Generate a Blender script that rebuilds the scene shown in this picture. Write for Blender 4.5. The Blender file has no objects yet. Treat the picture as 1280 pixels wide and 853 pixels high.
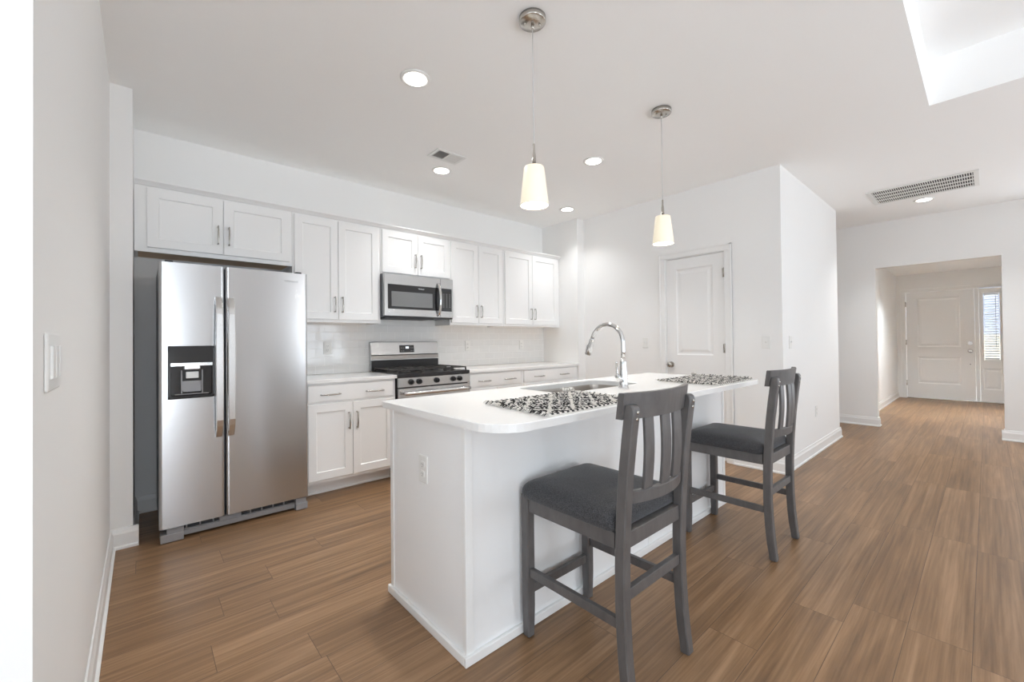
import bpy, bmesh, math, random
from mathutils import Vector, Matrix

random.seed(7)
SC = bpy.context.scene
COL = SC.collection

# ------------------------------------------------------------------ camera
CAM_H = 1.191
f_px, yaw, pit, rol, cy = 524.425, 0.847625, 9.872e-3, 1.04312e-2, 422.25
F = Vector((math.cos(yaw) * math.cos(pit), math.sin(yaw) * math.cos(pit), math.sin(pit)))
R0 = Vector((math.sin(yaw), -math.cos(yaw), 0.0))
U0 = R0.cross(F)
R = math.cos(rol) * R0 - math.sin(rol) * U0
U = math.sin(rol) * R0 + math.cos(rol) * U0
cam_d = bpy.data.cameras.new('camera')
cam = bpy.data.objects.new('camera', cam_d)
COL.objects.link(cam)
cam.matrix_world = Matrix(((R.x, U.x, -F.x, 0), (R.y, U.y, -F.y, 0), (R.z, U.z, -F.z, CAM_H), (0, 0, 0, 1)))
cam_d.sensor_fit = 'HORIZONTAL'
cam_d.sensor_width = 36.0
cam_d.lens = f_px / 1280 * 36
cam_d.shift_y = (cy - 426.5) / 1280
cam_d.clip_start = 0.02
SC.camera = cam

# ------------------------------------------------------------------ world, exposure, daylight
SC.view_settings.view_transform = 'Standard'
SC.view_settings.look = 'None'
SC.view_settings.exposure = 0.27
SC.view_settings.gamma = 1.0
SC.view_settings.use_curve_mapping = False
SC.cycles.use_denoising = True
SC.cycles.max_bounces = 14
SC.cycles.diffuse_bounces = 10
SC.cycles.glossy_bounces = 4
SC.cycles.transmission_bounces = 6
SC.cycles.sample_clamp_indirect = 15.0
SC.cycles.caustics_reflective = False
SC.cycles.caustics_refractive = False

W = bpy.data.worlds.new('world')
SC.world = W
W.use_nodes = True
wn = W.node_tree
SKY_STRENGTH, GROUND_STRENGTH = 1.4, 1.4      # overcast sky above, bright lower half added below the horizon to lift the ceiling
_tc = wn.nodes.new('ShaderNodeTexCoord')
_sx = wn.nodes.new('ShaderNodeSeparateXYZ')
_mr = wn.nodes.new('ShaderNodeMapRange')
_mr.inputs['From Min'].default_value = -0.06
_mr.inputs['From Max'].default_value = 0.06
_mr.inputs['To Min'].default_value = GROUND_STRENGTH
_mr.inputs['To Max'].default_value = SKY_STRENGTH
wn.links.new(_tc.outputs['Generated'], _sx.inputs[0])
wn.links.new(_sx.outputs['Z'], _mr.inputs['Value'])
wn.links.new(_mr.outputs['Result'], wn.nodes['Background'].inputs['Strength'])
wn.nodes['Background'].inputs['Color'].default_value = (0.82, 0.92, 1.03, 1)

WALL_Y_REAR = -2.7
WALL_X_WEST = -2.7
CEIL = 2.74
XF = 7.42          # wall with the cased opening
YB = 4.01          # kitchen back wall
XP = 4.24          # pantry wall
YH = 1.195         # hall wall
# windows of the room behind the camera, the east one added for fill: (wall, a0, a1, z0, z1, watts)
REAR_WINDOWS = [('rear', -0.85, 0.30, 0.05, 2.4, 80), ('rear', 2.5, 3.9, 0.05, 2.4, 55),
                ('west', -2.5, 0.8, 0.05, 2.4, 32), ('east', -2.4, -0.55, 0.3, 2.4, 40)]
UP = math.radians(42)      # added upward tilt of the window lights, to brighten the ceiling
DAY_COLOR = (0.865, 0.955, 1.045)


def area_light(name, loc, rot, sx, sy, watts, color=(1, 1, 1), shape='RECTANGLE', parent=None, spread=None):
    l = bpy.data.lights.new(name, 'AREA')
    l.shape = shape
    l.size = sx
    if shape in ('RECTANGLE', 'ELLIPSE'):
        l.size_y = sy
    l.energy = watts
    l.color = color
    if spread:
        l.spread = spread
    o = bpy.data.objects.new(name, l)
    COL.objects.link(o)
    if parent is not None:
        o.parent = parent
        o.location = Vector(loc) - parent.location
    else:
        o.location = loc
    o.rotation_euler = rot
    return o


def portal(loc, rot, sx, sy):
    p = area_light('daylight_portal', loc, rot, sx, sy, 1.0)
    p.data.cycles.is_portal = True


for wl, a0, a1, z0, z1, watts in REAR_WINDOWS:
    pc, pz = (a0 + a1) / 2, (z0 + z1) / 2
    if wl == 'rear':
        portal((pc, WALL_Y_REAR - 0.13, pz), (math.pi / 2, 0, 0), a1 - a0, z1 - z0)
    elif wl == 'east':
        portal((XF + 0.13, pc, pz), (math.pi / 2, 0, math.pi / 2), a1 - a0, z1 - z0)
    else:
        portal((WALL_X_WEST - 0.13, pc, pz), (math.pi / 2, 0, -math.pi / 2), a1 - a0, z1 - z0)
    if wl == 'rear':
        area_light('daylight', ((a0 + a1) / 2, WALL_Y_REAR - 0.45, (z0 + z1) / 2), (math.pi / 2 + UP, 0, 0), a1 - a0, z1 - z0, watts, DAY_COLOR)
    elif wl == 'east':
        area_light('daylight', (XF + 0.45, (a0 + a1) / 2, (z0 + z1) / 2), (math.pi / 2 + UP, 0, math.pi / 2), a1 - a0, z1 - z0, watts, DAY_COLOR)  # fill light through the added east window
    else:
        area_light('daylight', (WALL_X_WEST - 0.45, (a0 + a1) / 2, (z0 + z1) / 2), (math.pi / 2 + UP, 0, -math.pi / 2), a1 - a0, z1 - z0, watts, DAY_COLOR)
# lamp added for the porch sky, to brighten the sidelight and its blind
_p = area_light('daylight', (12.9, -0.05, 3.3), (0, 0, 0), 1.6, 1.6, 520, DAY_COLOR)
_p.rotation_euler = (Vector((11.4, -0.05, 1.2)) - Vector((12.9, -0.05, 3.3))).to_track_quat('-Z', 'Y').to_euler()

RECESS_W = 7.2     # watts of each recessed downlight
WARM = (0.98, 0.99, 1.0)

# ------------------------------------------------------------------ materials
def new_mat(name):
    m = bpy.data.materials.new(name)
    m.use_nodes = True
    nt = m.node_tree
    return m, nt, nt.nodes['Principled BSDF']


def simple(name, col, rough=0.5, metal=0.0, coat=0.0, noise=0.0, nscale=30, bump=0.0, bscale=200, spec=0.5, emit=None, estr=0):
    m, nt, b = new_mat(name)
    b.inputs['Base Color'].default_value = (*col, 1)
    b.inputs['Roughness'].default_value = rough
    b.inputs['Metallic'].default_value = metal
    b.inputs['Coat Weight'].default_value = coat
    b.inputs['Specular IOR Level'].default_value = spec
    if emit:
        b.inputs['Emission Color'].default_value = (*emit, 1)
        b.inputs['Emission Strength'].default_value = estr
    tc = nt.nodes.new('ShaderNodeTexCoord')
    if noise:
        n = nt.nodes.new('ShaderNodeTexNoise')
        n.inputs['Scale'].default_value = nscale
        n.inputs['Detail'].default_value = 5
        nt.links.new(tc.outputs['Object'], n.inputs['Vector'])
        mx = nt.nodes.new('ShaderNodeMix')
        mx.data_type = 'RGBA'
        mx.inputs['A'].default_value = (*[c * (1 - noise) for c in col], 1)
        mx.inputs['B'].default_value = (*[min(1, c * (1 + noise)) for c in col], 1)
        nt.links.new(n.outputs['Fac'], mx.inputs['Factor'])
        nt.links.new(mx.outputs['Result'], b.inputs['Base Color'])
    if bump:
        n2 = nt.nodes.new('ShaderNodeTexNoise')
        n2.inputs['Scale'].default_value = bscale
        n2.inputs['Detail'].default_value = 4
        nt.links.new(tc.outputs['Object'], n2.inputs['Vector'])
        bp = nt.nodes.new('ShaderNodeBump')
        bp.inputs['Strength'].default_value = bump
        bp.inputs['Distance'].default_value = 0.002
        nt.links.new(n2.outputs['Fac'], bp.inputs['Height'])
        nt.links.new(bp.outputs['Normal'], b.inputs['Normal'])
    return m


def N(nt, t, **kw):
    n = nt.nodes.new(t)
    for k, v in kw.items():
        setattr(n, k, v)
    return n


def math_node(nt, op, a, b=None, c=None):
    n = nt.nodes.new('ShaderNodeMath')
    n.operation = op
    for i, v in enumerate((a, b, c)):
        if v is None:
            continue
        if isinstance(v, (int, float)):
            n.inputs[i].default_value = v
        else:
            nt.links.new(v, n.inputs[i])
    return n.outputs[0]


def floor_material():
    m, nt, b = new_mat('walnut_planks')
    L = nt.links.new
    tc = N(nt, 'ShaderNodeTexCoord')
    sep = N(nt, 'ShaderNodeSeparateXYZ')
    L(tc.outputs['Object'], sep.inputs[0])
    x, y = sep.outputs[0], sep.outputs[1]
    W_, L_ = 0.1815, 1.22
    row = math_node(nt, 'DIVIDE', math_node(nt, 'SUBTRACT', y, 0.0535), W_)
    rid = math_node(nt, 'FLOOR', row)
    rfr = math_node(nt, 'FRACT', row)
    wn_ = N(nt, 'ShaderNodeTexWhiteNoise', noise_dimensions='1D')
    L(rid, wn_.inputs['W'])
    px = math_node(nt, 'ADD', math_node(nt, 'DIVIDE', x, L_), math_node(nt, 'MULTIPLY', wn_.outputs['Value'], 7.0))
    cid = math_node(nt, 'FLOOR', px)
    cfr = math_node(nt, 'FRACT', px)
    # id of plank
    cmb = N(nt, 'ShaderNodeCombineXYZ')
    L(rid, cmb.inputs[0]); L(cid, cmb.inputs[1])
    w2 = N(nt, 'ShaderNodeTexWhiteNoise', noise_dimensions='3D')
    L(cmb.outputs[0], w2.inputs['Vector'])
    # grain coordinates: stretched along the plank, shifted per plank
    off = N(nt, 'ShaderNodeVectorMath', operation='SCALE')
    L(w2.outputs['Color'], off.inputs[0]); off.inputs['Scale'].default_value = 30.0
    add = N(nt, 'ShaderNodeVectorMath', operation='ADD')
    L(tc.outputs['Object'], add.inputs[0]); L(off.outputs[0], add.inputs[1])
    mp = N(nt, 'ShaderNodeMapping')
    mp.inputs['Scale'].default_value = (0.7, 12.0, 1.0)
    L(add.outputs[0], mp.inputs[0])
    g1 = N(nt, 'ShaderNodeTexNoise')
    g1.inputs['Scale'].default_value = 1.6; g1.inputs['Detail'].default_value = 6; g1.inputs['Roughness'].default_value = 0.62
    g1.inputs['Distortion'].default_value = 0.5
    L(mp.outputs[0], g1.inputs['Vector'])
    mp2 = N(nt, 'ShaderNodeMapping')
    mp2.inputs['Scale'].default_value = (1.0, 55.0, 1.0)
    L(add.outputs[0], mp2.inputs[0])
    g2 = N(nt, 'ShaderNodeTexNoise')
    g2.inputs['Scale'].default_value = 1.5; g2.inputs['Detail'].default_value = 3
    L(mp2.outputs[0], g2.inputs['Vector'])
    ramp = N(nt, 'ShaderNodeValToRGB')
    e = ramp.color_ramp.elements
    e[0].position = 0.30; e[0].color = (0.135, 0.073, 0.035, 1)
    e[1].position = 0.70; e[1].color = (0.42, 0.255, 0.142, 1)
    k = ramp.color_ramp.elements.new(0.5); k.color = (0.262, 0.150, 0.074, 1)
    gm = math_node(nt, 'ADD', math_node(nt, 'MULTIPLY', g1.outputs['Fac'], 0.62), math_node(nt, 'MULTIPLY', g2.outputs['Fac'], 0.38))
    pv = math_node(nt, 'MULTIPLY', math_node(nt, 'SUBTRACT', w2.outputs['Value'], 0.5), 0.09)
    L(math_node(nt, 'ADD', gm, pv), ramp.inputs[0])
    # seams
    s1 = math_node(nt, 'MINIMUM', rfr, math_node(nt, 'SUBTRACT', 1.0, rfr))
    s1 = math_node(nt, 'MULTIPLY', s1, W_)
    s2 = math_node(nt, 'MINIMUM', cfr, math_node(nt, 'SUBTRACT', 1.0, cfr))
    s2 = math_node(nt, 'MULTIPLY', s2, L_)
    s = math_node(nt, 'MINIMUM', s1, s2)
    seam = math_node(nt, 'LESS_THAN', s, 0.0010)
    mx = N(nt, 'ShaderNodeMix', data_type='RGBA')
    L(seam, mx.inputs['Factor']); L(ramp.outputs[0], mx.inputs['A'])
    mx.inputs['B'].default_value = (0.10, 0.058, 0.034, 1)
    L(mx.outputs['Result'], b.inputs['Base Color'])
    b.inputs['Roughness'].default_value = 0.36
    rr = math_node(nt, 'ADD', 0.30, math_node(nt, 'MULTIPLY', g1.outputs['Fac'], 0.16))
    L(rr, b.inputs['Roughness'])
    bp = N(nt, 'ShaderNodeBump')
    bp.inputs['Strength'].default_value = 0.25; bp.inputs['Distance'].default_value = 0.001
    hh = math_node(nt, 'SUBTRACT', g2.outputs['Fac'], math_node(nt, 'MULTIPLY', seam, 2.0))
    L(hh, bp.inputs['Height']); L(bp.outputs[0], b.inputs['Normal'])
    return m


def tile_material():
    m, nt, b = new_mat('subway_tile')
    L = nt.links.new
    tc = N(nt, 'ShaderNodeTexCoord')
    sep = N(nt, 'ShaderNodeSeparateXYZ'); L(tc.outputs['Object'], sep.inputs[0])
    cmb = N(nt, 'ShaderNodeCombineXYZ'); L(sep.outputs[0], cmb.inputs[0]); L(sep.outputs[2], cmb.inputs[1])
    br = N(nt, 'ShaderNodeTexBrick')
    br.offset = 0.5
    br.inputs['Scale'].default_value = 1.0
    br.inputs['Brick Width'].default_value = 0.153
    br.inputs['Row Height'].default_value = 0.0765
    br.inputs['Mortar Size'].default_value = 0.0016
    br.inputs['Mortar Smooth'].default_value = 0.1
    br.inputs['Color1'].default_value = (0.79, 0.79, 0.78, 1)
    br.inputs['Color2'].default_value = (0.81, 0.81, 0.80, 1)
    br.inputs['Mortar'].default_value = (0.90, 0.90, 0.89, 1)
    L(cmb.outputs[0], br.inputs['Vector'])
    L(br.outputs['Color'], b.inputs['Base Color'])
    b.inputs['Roughness'].default_value = 0.08
    L(math_node(nt, 'ADD', 0.07, math_node(nt, 'MULTIPLY', br.outputs['Fac'], 0.5)), b.inputs['Roughness'])
    n = N(nt, 'ShaderNodeTexNoise'); n.inputs['Scale'].default_value = 9.0
    L(tc.outputs['Object'], n.inputs['Vector'])
    bp = N(nt, 'ShaderNodeBump'); bp.inputs['Strength'].default_value = 0.5; bp.inputs['Distance'].default_value = 0.003
    L(math_node(nt, 'SUBTRACT', math_node(nt, 'MULTIPLY', n.outputs['Fac'], 0.5), br.outputs['Fac']), bp.inputs['Height'])
    L(bp.outputs[0], b.inputs['Normal'])
    return m


def steel_material(name, col=(0.62, 0.62, 0.61), rough=0.27, axis=2, aniso=0.0):
    m, nt, b = new_mat(name)
    L = nt.links.new
    b.inputs['Base Color'].default_value = (*col, 1)
    b.inputs['Metallic'].default_value = 1.0
    tc = N(nt, 'ShaderNodeTexCoord')
    mp = N(nt, 'ShaderNodeMapping')
    s = [6.0, 6.0, 6.0]; s[axis] = 900.0
    mp.inputs['Scale'].default_value = s
    L(tc.outputs['Object'], mp.inputs[0])
    n = N(nt, 'ShaderNodeTexNoise'); n.inputs['Scale'].default_value = 1.0; n.inputs['Detail'].default_value = 2
    L(mp.outputs[0], n.inputs['Vector'])
    L(math_node(nt, 'ADD', rough - 0.04, math_node(nt, 'MULTIPLY', n.outputs['Fac'], 0.08)), b.inputs['Roughness'])
    if aniso:
        b.inputs['Anisotropic'].default_value = aniso
        b.inputs['Anisotropic Rotation'].default_value = 0.25
        tg = N(nt, 'ShaderNodeTangent'); tg.direction_type = 'RADIAL'; tg.axis = 'Z'
        L(tg.outputs[0], b.inputs['Tangent'])
    bp = N(nt, 'ShaderNodeBump'); bp.inputs['Strength'].default_value = 0.004; bp.inputs['Distance'].default_value = 0.0005
    L(n.outputs['Fac'], bp.inputs['Height']); L(bp.outputs[0], b.inputs['Normal'])
    return m


def wood_material(name, c0, c1, scale=(30, 30, 2.2), rough=0.45):
    m, nt, b = new_mat(name)
    L = nt.links.new
    tc = N(nt, 'ShaderNodeTexCoord')
    mp = N(nt, 'ShaderNodeMapping'); mp.inputs['Scale'].default_value = scale
    L(tc.outputs['Object'], mp.inputs[0])
    n = N(nt, 'ShaderNodeTexNoise'); n.inputs['Scale'].default_value = 2.0; n.inputs['Detail'].default_value = 6
    n.inputs['Distortion'].default_value = 0.5
    L(mp.outputs[0], n.inputs['Vector'])
    rp = N(nt, 'ShaderNodeValToRGB')
    rp.color_ramp.elements[0].position = 0.3; rp.color_ramp.elements[0].color = (*c0, 1)
    rp.color_ramp.elements[1].position = 0.7; rp.color_ramp.elements[1].color = (*c1, 1)
    L(n.outputs['Fac'], rp.inputs[0]); L(rp.outputs[0], b.inputs['Base Color'])
    b.inputs['Roughness'].default_value = rough
    return m


def fabric_material():
    m, nt, b = new_mat('charcoal_fabric')
    L = nt.links.new
    tc = N(nt, 'ShaderNodeTexCoord')
    n = N(nt, 'ShaderNodeTexNoise'); n.inputs['Scale'].default_value = 300; n.inputs['Detail'].default_value = 2
    L(tc.outputs['Object'], n.inputs['Vector'])
    rp = N(nt, 'ShaderNodeValToRGB')
    rp.color_ramp.elements[0].position = 0.35; rp.color_ramp.elements[0].color = (0.014, 0.014, 0.016, 1)
    rp.color_ramp.elements[1].position = 0.68; rp.color_ramp.elements[1].color = (0.074, 0.074, 0.080, 1)
    L(n.outputs['Fac'], rp.inputs[0]); L(rp.outputs[0], b.inputs['Base Color'])
    b.inputs['Roughness'].default_value = 0.9
    b.inputs['Sheen Weight'].default_value = 0.2
    bp = N(nt, 'ShaderNodeBump'); bp.inputs['Strength'].default_value = 0.4; bp.inputs['Distance'].default_value = 0.001
    L(n.outputs['Fac'], bp.inputs['Height']); L(bp.outputs[0], b.inputs['Normal'])
    return m


def emission(name, col, strength):
    m = bpy.data.materials.new(name)
    m.use_nodes = True
    nt = m.node_tree
    nt.nodes.clear()
    o = nt.nodes.new('ShaderNodeOutputMaterial'); e = nt.nodes.new('ShaderNodeEmission')
    e.inputs['Color'].default_value = (*col, 1); e.inputs['Strength'].default_value = strength
    nt.links.new(e.outputs[0], o.inputs[0])
    return m


def glass_material():
    m = bpy.data.materials.new('window_glass')
    m.use_nodes = True
    nt = m.node_tree
    nt.nodes.clear()
    o = nt.nodes.new('ShaderNodeOutputMaterial')
    t = nt.nodes.new('ShaderNodeBsdfTransparent'); g = nt.nodes.new('ShaderNodeBsdfGlossy')
    g.inputs['Roughness'].default_value = 0.02
    fr = nt.nodes.new('ShaderNodeFresnel'); fr.inputs['IOR'].default_value = 1.3
    mx = nt.nodes.new('ShaderNodeMixShader')
    nt.links.new(fr.outputs[0], mx.inputs[0]); nt.links.new(t.outputs[0], mx.inputs[1]); nt.links.new(g.outputs[0], mx.inputs[2])
    nt.links.new(mx.outputs[0], o.inputs[0])
    return m


M = {
    'wall': simple('wall_paint', (0.88, 0.878, 0.868), 0.7, bump=0.05, bscale=260, spec=0.3),
    'ceiling': simple('ceiling_paint', (0.95, 0.948, 0.94), 0.85, bump=0.05, bscale=200, spec=0.2),
    'trim': simple('trim_paint', (0.86, 0.86, 0.85), 0.35),
    'cab': simple('cabinet_paint', (0.885, 0.883, 0.875), 0.38),
    'island': simple('island_paint', (0.875, 0.88, 0.88), 0.42),
    'door': simple('door_paint', (0.87, 0.868, 0.858), 0.4),
    'quartz': simple('white_quartz', (0.86, 0.858, 0.845), 0.16, noise=0.025, nscale=160),
    'floor': floor_material(),
    'tile': tile_material(),
    'steel': steel_material('brushed_steel', (0.60, 0.60, 0.595), 0.26, axis=2),
    'steel_door': steel_material('brushed_steel_door', (0.58, 0.58, 0.585), 0.25, axis=2, aniso=0.72),
    'steel_dark': steel_material('steel_dark_strip', (0.36, 0.34, 0.32), 0.28, axis=2),  # darker steel of the backguard lip
    'steel_bar': steel_material('steel_handle', (0.72, 0.72, 0.72), 0.22, axis=2),
    'sink': steel_material('sink_steel', (0.50, 0.46, 0.42), 0.30, axis=0),
    'chrome': simple('chrome', (0.72, 0.72, 0.72), 0.09, 1.0),
    'nickel': simple('brushed_nickel', (0.55, 0.52, 0.48), 0.25, 1.0),
    'pull': simple('nickel_pull', (0.50, 0.48, 0.45), 0.22, 1.0),
    'black_glass': simple('black_glass', (0.012, 0.012, 0.014), 0.06, coat=0.5),
    'black': simple('black_enamel', (0.018, 0.018, 0.019), 0.28),
    'iron': simple('cast_iron', (0.035, 0.032, 0.030), 0.55, bump=0.2, bscale=300),
    'window_grey': simple('microwave_window', (0.20, 0.205, 0.21), 0.18),
    'grey_plastic': simple('grey_plastic', (0.30, 0.30, 0.31), 0.45),
    'dark_plastic': simple('dark_plastic', (0.035, 0.036, 0.04), 0.5),
    'fridge_side': simple('fridge_side_paint', (0.13, 0.135, 0.15), 0.4),
    'white_plastic': simple('white_plastic', (0.82, 0.82, 0.80), 0.35),
    'slot': simple('slot_dark', (0.12, 0.12, 0.12), 0.6),
    'raw_wood': wood_material('maple_underside', (0.62, 0.42, 0.24), (0.76, 0.56, 0.36), (2, 18, 18), 0.55),
    'stool_wood': wood_material('grey_stained_wood', (0.086, 0.080, 0.078), (0.120, 0.113, 0.111), (14, 14, 5), 0.42),
    'fabric': fabric_material(),
    'mat_black': simple('black_yarn', (0.022, 0.021, 0.022), 0.95),
    'mat_white': simple('white_yarn', (0.74, 0.72, 0.68), 0.95),
    'lens': emission('downlight_lens', (1.0, 0.96, 0.90), 9.0),
    'shade': simple('frosted_glass_shade', (0.78, 0.73, 0.62), 0.35, emit=(1.0, 0.86, 0.60), estr=0.34),
    'bulb_end': emission('shade_opening_glow', (1.0, 0.94, 0.82), 1.6),
    'cord': simple('clear_cord', (0.62, 0.62, 0.61), 0.3),
    'display': emission('lit_display', (0.9, 0.95, 1.0), 1.3),
    'key_mark': simple('key_print', (0.62, 0.62, 0.62), 0.5),
    'logo': simple('logo_print', (0.80, 0.80, 0.80), 0.4),
    'logo_dark': simple('logo_print_dark', (0.30, 0.30, 0.31), 0.4),
    'vent_dark': simple('duct_interior', (0.05, 0.05, 0.05), 0.8),
    'glass': glass_material(),
    'blind': simple('blind_vinyl', (0.86, 0.87, 0.88), 0.45, emit=None),
    'rubber': simple('black_rubber', (0.02, 0.02, 0.02), 0.7),
    'neighbour': simple('beige_siding', (0.50, 0.45, 0.36), 0.8),
    'neighbour_top': simple('blue_grey_siding', (0.36, 0.38, 0.45), 0.8),
    'ground': simple('concrete', (0.42, 0.41, 0.39), 0.9),
}


# ------------------------------------------------------------------ mesh builder
class MB:
    def __init__(self):
        self.bm = bmesh.new()

    def box(self, p0, p1, bev=0.0, mat=0, seg=2):
        a = Vector([min(p0[i], p1[i]) for i in range(3)])
        b = Vector([max(p0[i], p1[i]) for i in range(3)])
        r = bmesh.ops.create_cube(self.bm, size=1.0)
        vs = r['verts']
        for v in vs:
            v.co = Vector([a[i] + (v.co[i] + 0.5) * (b[i] - a[i]) for i in range(3)])
        faces = set(fc for v in vs for fc in v.link_faces)
        for fc in faces:
            fc.material_index = mat
        if bev:
            es = list(set(e for v in vs for e in v.link_edges))
            r2 = bmesh.ops.bevel(self.bm, geom=es, offset=bev, segments=seg, affect='EDGES', profile=0.5)
            for fc in r2['faces']:
                fc.material_index = mat
        return self

    def loops(self, lps, cap0=True, cap1=True, mat=0, smooth=False, closed=False):
        vl = [[self.bm.verts.new(p) for p in lp] for lp in lps]
        n = len(vl[0])
        rng = len(vl) if closed else len(vl) - 1
        for i in range(rng):
            A, B = vl[i], vl[(i + 1) % len(vl)]
            for j in range(n):
                k = (j + 1) % n
                try:
                    fc = self.bm.faces.new((A[j], A[k], B[k], B[j]))
                    fc.material_index = mat
                    fc.smooth = smooth
                except ValueError:
                    pass
        for flag, lp in ((cap0, vl[0]), (cap1, vl[-1])):
            if flag and not closed:
                fc = self.bm.faces.new(lp)
                fc.material_index = mat
        return self

    def tube(self, pts, r, n=10, mat=0, caps=True):
        pts = [Vector(p) for p in pts]
        rs = r if isinstance(r, (list, tuple)) else [r] * len(pts)
        tang = []
        for i in range(len(pts)):
            a = pts[max(0, i - 1)]; b = pts[min(len(pts) - 1, i + 1)]
            tang.append((b - a).normalized())
        up = Vector((0, 0, 1)) if abs(tang[0].z) < 0.9 else Vector((1, 0, 0))
        nrm = (up - tang[0] * up.dot(tang[0])).normalized()
        lps = []
        for p, t, rr in zip(pts, tang, rs):
            nrm = (nrm - t * nrm.dot(t)).normalized()
            bi = t.cross(nrm)
            lps.append([p + (nrm * math.cos(2 * math.pi * k / n) + bi * math.sin(2 * math.pi * k / n)) * rr for k in range(n)])
        return self.loops(lps, caps, caps, mat, True)

    def cyl(self, a, b, r, r2=None, n=24, mat=0):
        return self.tube([a, b], [r, r if r2 is None else r2], n, mat)

    def lathe(self, prof, c, n=32, mat=0, cap0=True, cap1=True, smooth=True):
        lps = [[(c[0] + r * math.cos(2 * math.pi * k / n), c[1] + r * math.sin(2 * math.pi * k / n), c[2] + z) for k in range(n)] for r, z in prof]
        return self.loops(lps, cap0, cap1, mat, smooth)

    def quad(self, pts, mat=0):
        fc = self.bm.faces.new([self.bm.verts.new(p) for p in pts])
        fc.material_index = mat
        return self

    def build(self, name, mats, parent=None, origin=None, recalc=True):
        bm = self.bm
        if recalc:
            bmesh.ops.recalc_face_normals(bm, faces=bm.faces[:])
        if parent is not None:
            org = world_loc(parent)
        elif origin is not None:
            org = Vector(origin)
        else:
            xs = [v.co.x for v in bm.verts]; ys = [v.co.y for v in bm.verts]; zs = [v.co.z for v in bm.verts]
            org = Vector(((min(xs) + max(xs)) / 2, (min(ys) + max(ys)) / 2, min(zs)))
        for v in bm.verts:
            v.co -= org
        me = bpy.data.meshes.new(name)
        bm.to_mesh(me)
        bm.free()
        for m in (mats if isinstance(mats, (list, tuple)) else [mats]):
            me.materials.append(M[m] if isinstance(m, str) else m)
        o = bpy.data.objects.new(name, me)
        COL.objects.link(o)
        if parent is not None:
            o.parent = parent
        else:
            o.location = org
        return o


def world_loc(o):
    v = o.location.copy()
    while o.parent is not None:
        o = o.parent
        v = v + o.location
    return v


def tag(o, label, cat, group=None, kind=None):
    o['label'] = label
    o['category'] = cat
    if group:
        o['group'] = group
    if kind:
        o['kind'] = kind
    return o


def thing(name, label, cat, loc, group=None):
    o = bpy.data.objects.new(name, None)
    COL.objects.link(o)
    o.location = loc
    o.empty_display_size = 0.1
    return tag(o, label, cat, group)


def structure(o):
    o['kind'] = 'structure'
    return o


# wall frames: (u along the wall seen from the room, w up, d outwards from the wall)
def fm_back(y):            # faces -y
    return lambda u, w, d: (u, y - d, w)


def fm_px(x):              # faces -x, u = y
    return lambda u, w, d: (x - d, u, w)


def fm_left(x):            # faces +x, u = y
    return lambda u, w, d: (x + d, u, w)


def rect(f, u0, u1, w0, w1, d):
    return [f(u0, w0, d), f(u1, w0, d), f(u1, w1, d), f(u0, w1, d)]


def rrect2(u0, u1, w0, w1, r, n=6):
    """rounded rectangle points; r is one radius or four (u0w0, u1w0, u1w1, u0w1)"""
    rr = r if isinstance(r, (list, tuple)) else [r] * 4
    pts = []
    for (cu, cw, a0, q) in ((u0 + rr[0], w0 + rr[0], 180, rr[0]), (u1 - rr[1], w0 + rr[1], 270, rr[1]),
                            (u1 - rr[2], w1 - rr[2], 0, rr[2]), (u0 + rr[3], w1 - rr[3], 90, rr[3])):
        for k in range(n + 1):
            a = math.radians(a0 + 90 * k / n)
            pts.append((cu + q * math.cos(a), cw + q * math.sin(a)))
    return pts


def fbox(mb, f, u0, u1, w0, w1, d0, d1, bev=0.0, mat=0):
    return mb.box(f(u0, w0, d0), f(u1, w1, d1), bev, mat)


def shaker(mb, f, u0, u1, w0, w1, d0, d1, rail=0.06, rec=0.010):
    b = 0.002
    i = rail
    j = rail + 0.005
    mb.loops([rect(f, u0, u1, w0, w1, d0), rect(f, u0, u1, w0, w1, d1 - b), rect(f, u0 + b, u1 - b, w0 + b, w1 - b, d1),
              rect(f, u0 + i, u1 - i, w0 + i, w1 - i, d1), rect(f, u0 + j, u1 - j, w0 + j, w1 - j, d1 - rec)])


def slab_panels(mb, f, u0, u1, w0, w1, d0, d1, panels):
    """a door slab with moulded raised panels; panels = [(u0,u1,w0,w1)] one above another, same u range"""
    pu0, pu1 = panels[0][0], panels[0][1]
    fbox(mb, f, u0, pu0, w0, w1, d0, d1)
    fbox(mb, f, pu1, u1, w0, w1, d0, d1)
    ws = sorted(panels, key=lambda p: p[2])
    lo = w0
    for p in ws:
        fbox(mb, f, pu0, pu1, lo, p[2], d0, d1)
        lo = p[3]
        a, b_, c, d = p
        ls = []
        for ins, dd in ((0, d0), (0, d1), (0.010, d1 - 0.007), (0.022, d1 - 0.009), (0.034, d1 - 0.008), (0.055, d1 - 0.003)):
            ls.append(rect(f, a + ins, b_ - ins, c + ins, d - ins, dd))
        mb.loops(ls)
    fbox(mb, f, pu0, pu1, lo, w1, d0, d1)


def pull(f, u, w, length, vertical, parent, name='handle', depth=0.030):
    """slim arched bar pull centred at (u, w)"""
    mb = MB()
    h = length / 2
    pts = []
    for k in range(13):
        t = -1 + 2 * k / 12
        dd = depth - 0.006 * t * t
        s = t * h
        pts.append(f(u, w + s, dd) if vertical else f(u + s, w, dd))
    mb.tube(pts, [0.0042 + 0.0018 * (1 - abs(-1 + 2 * k / 12)) for k in range(13)], 10)
    for sgn in (-1, 1):
        s = sgn * (h - 0.006)
        a = f(u, w + s, 0.0) if vertical else f(u + s, w, 0.0)
        b = f(u, w + s, depth - 0.004) if vertical else f(u + s, w, depth - 0.004)
        mb.cyl(a, b, 0.0062, 0.0045, 12)
    return mb.build(name, 'pull', parent)


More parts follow.
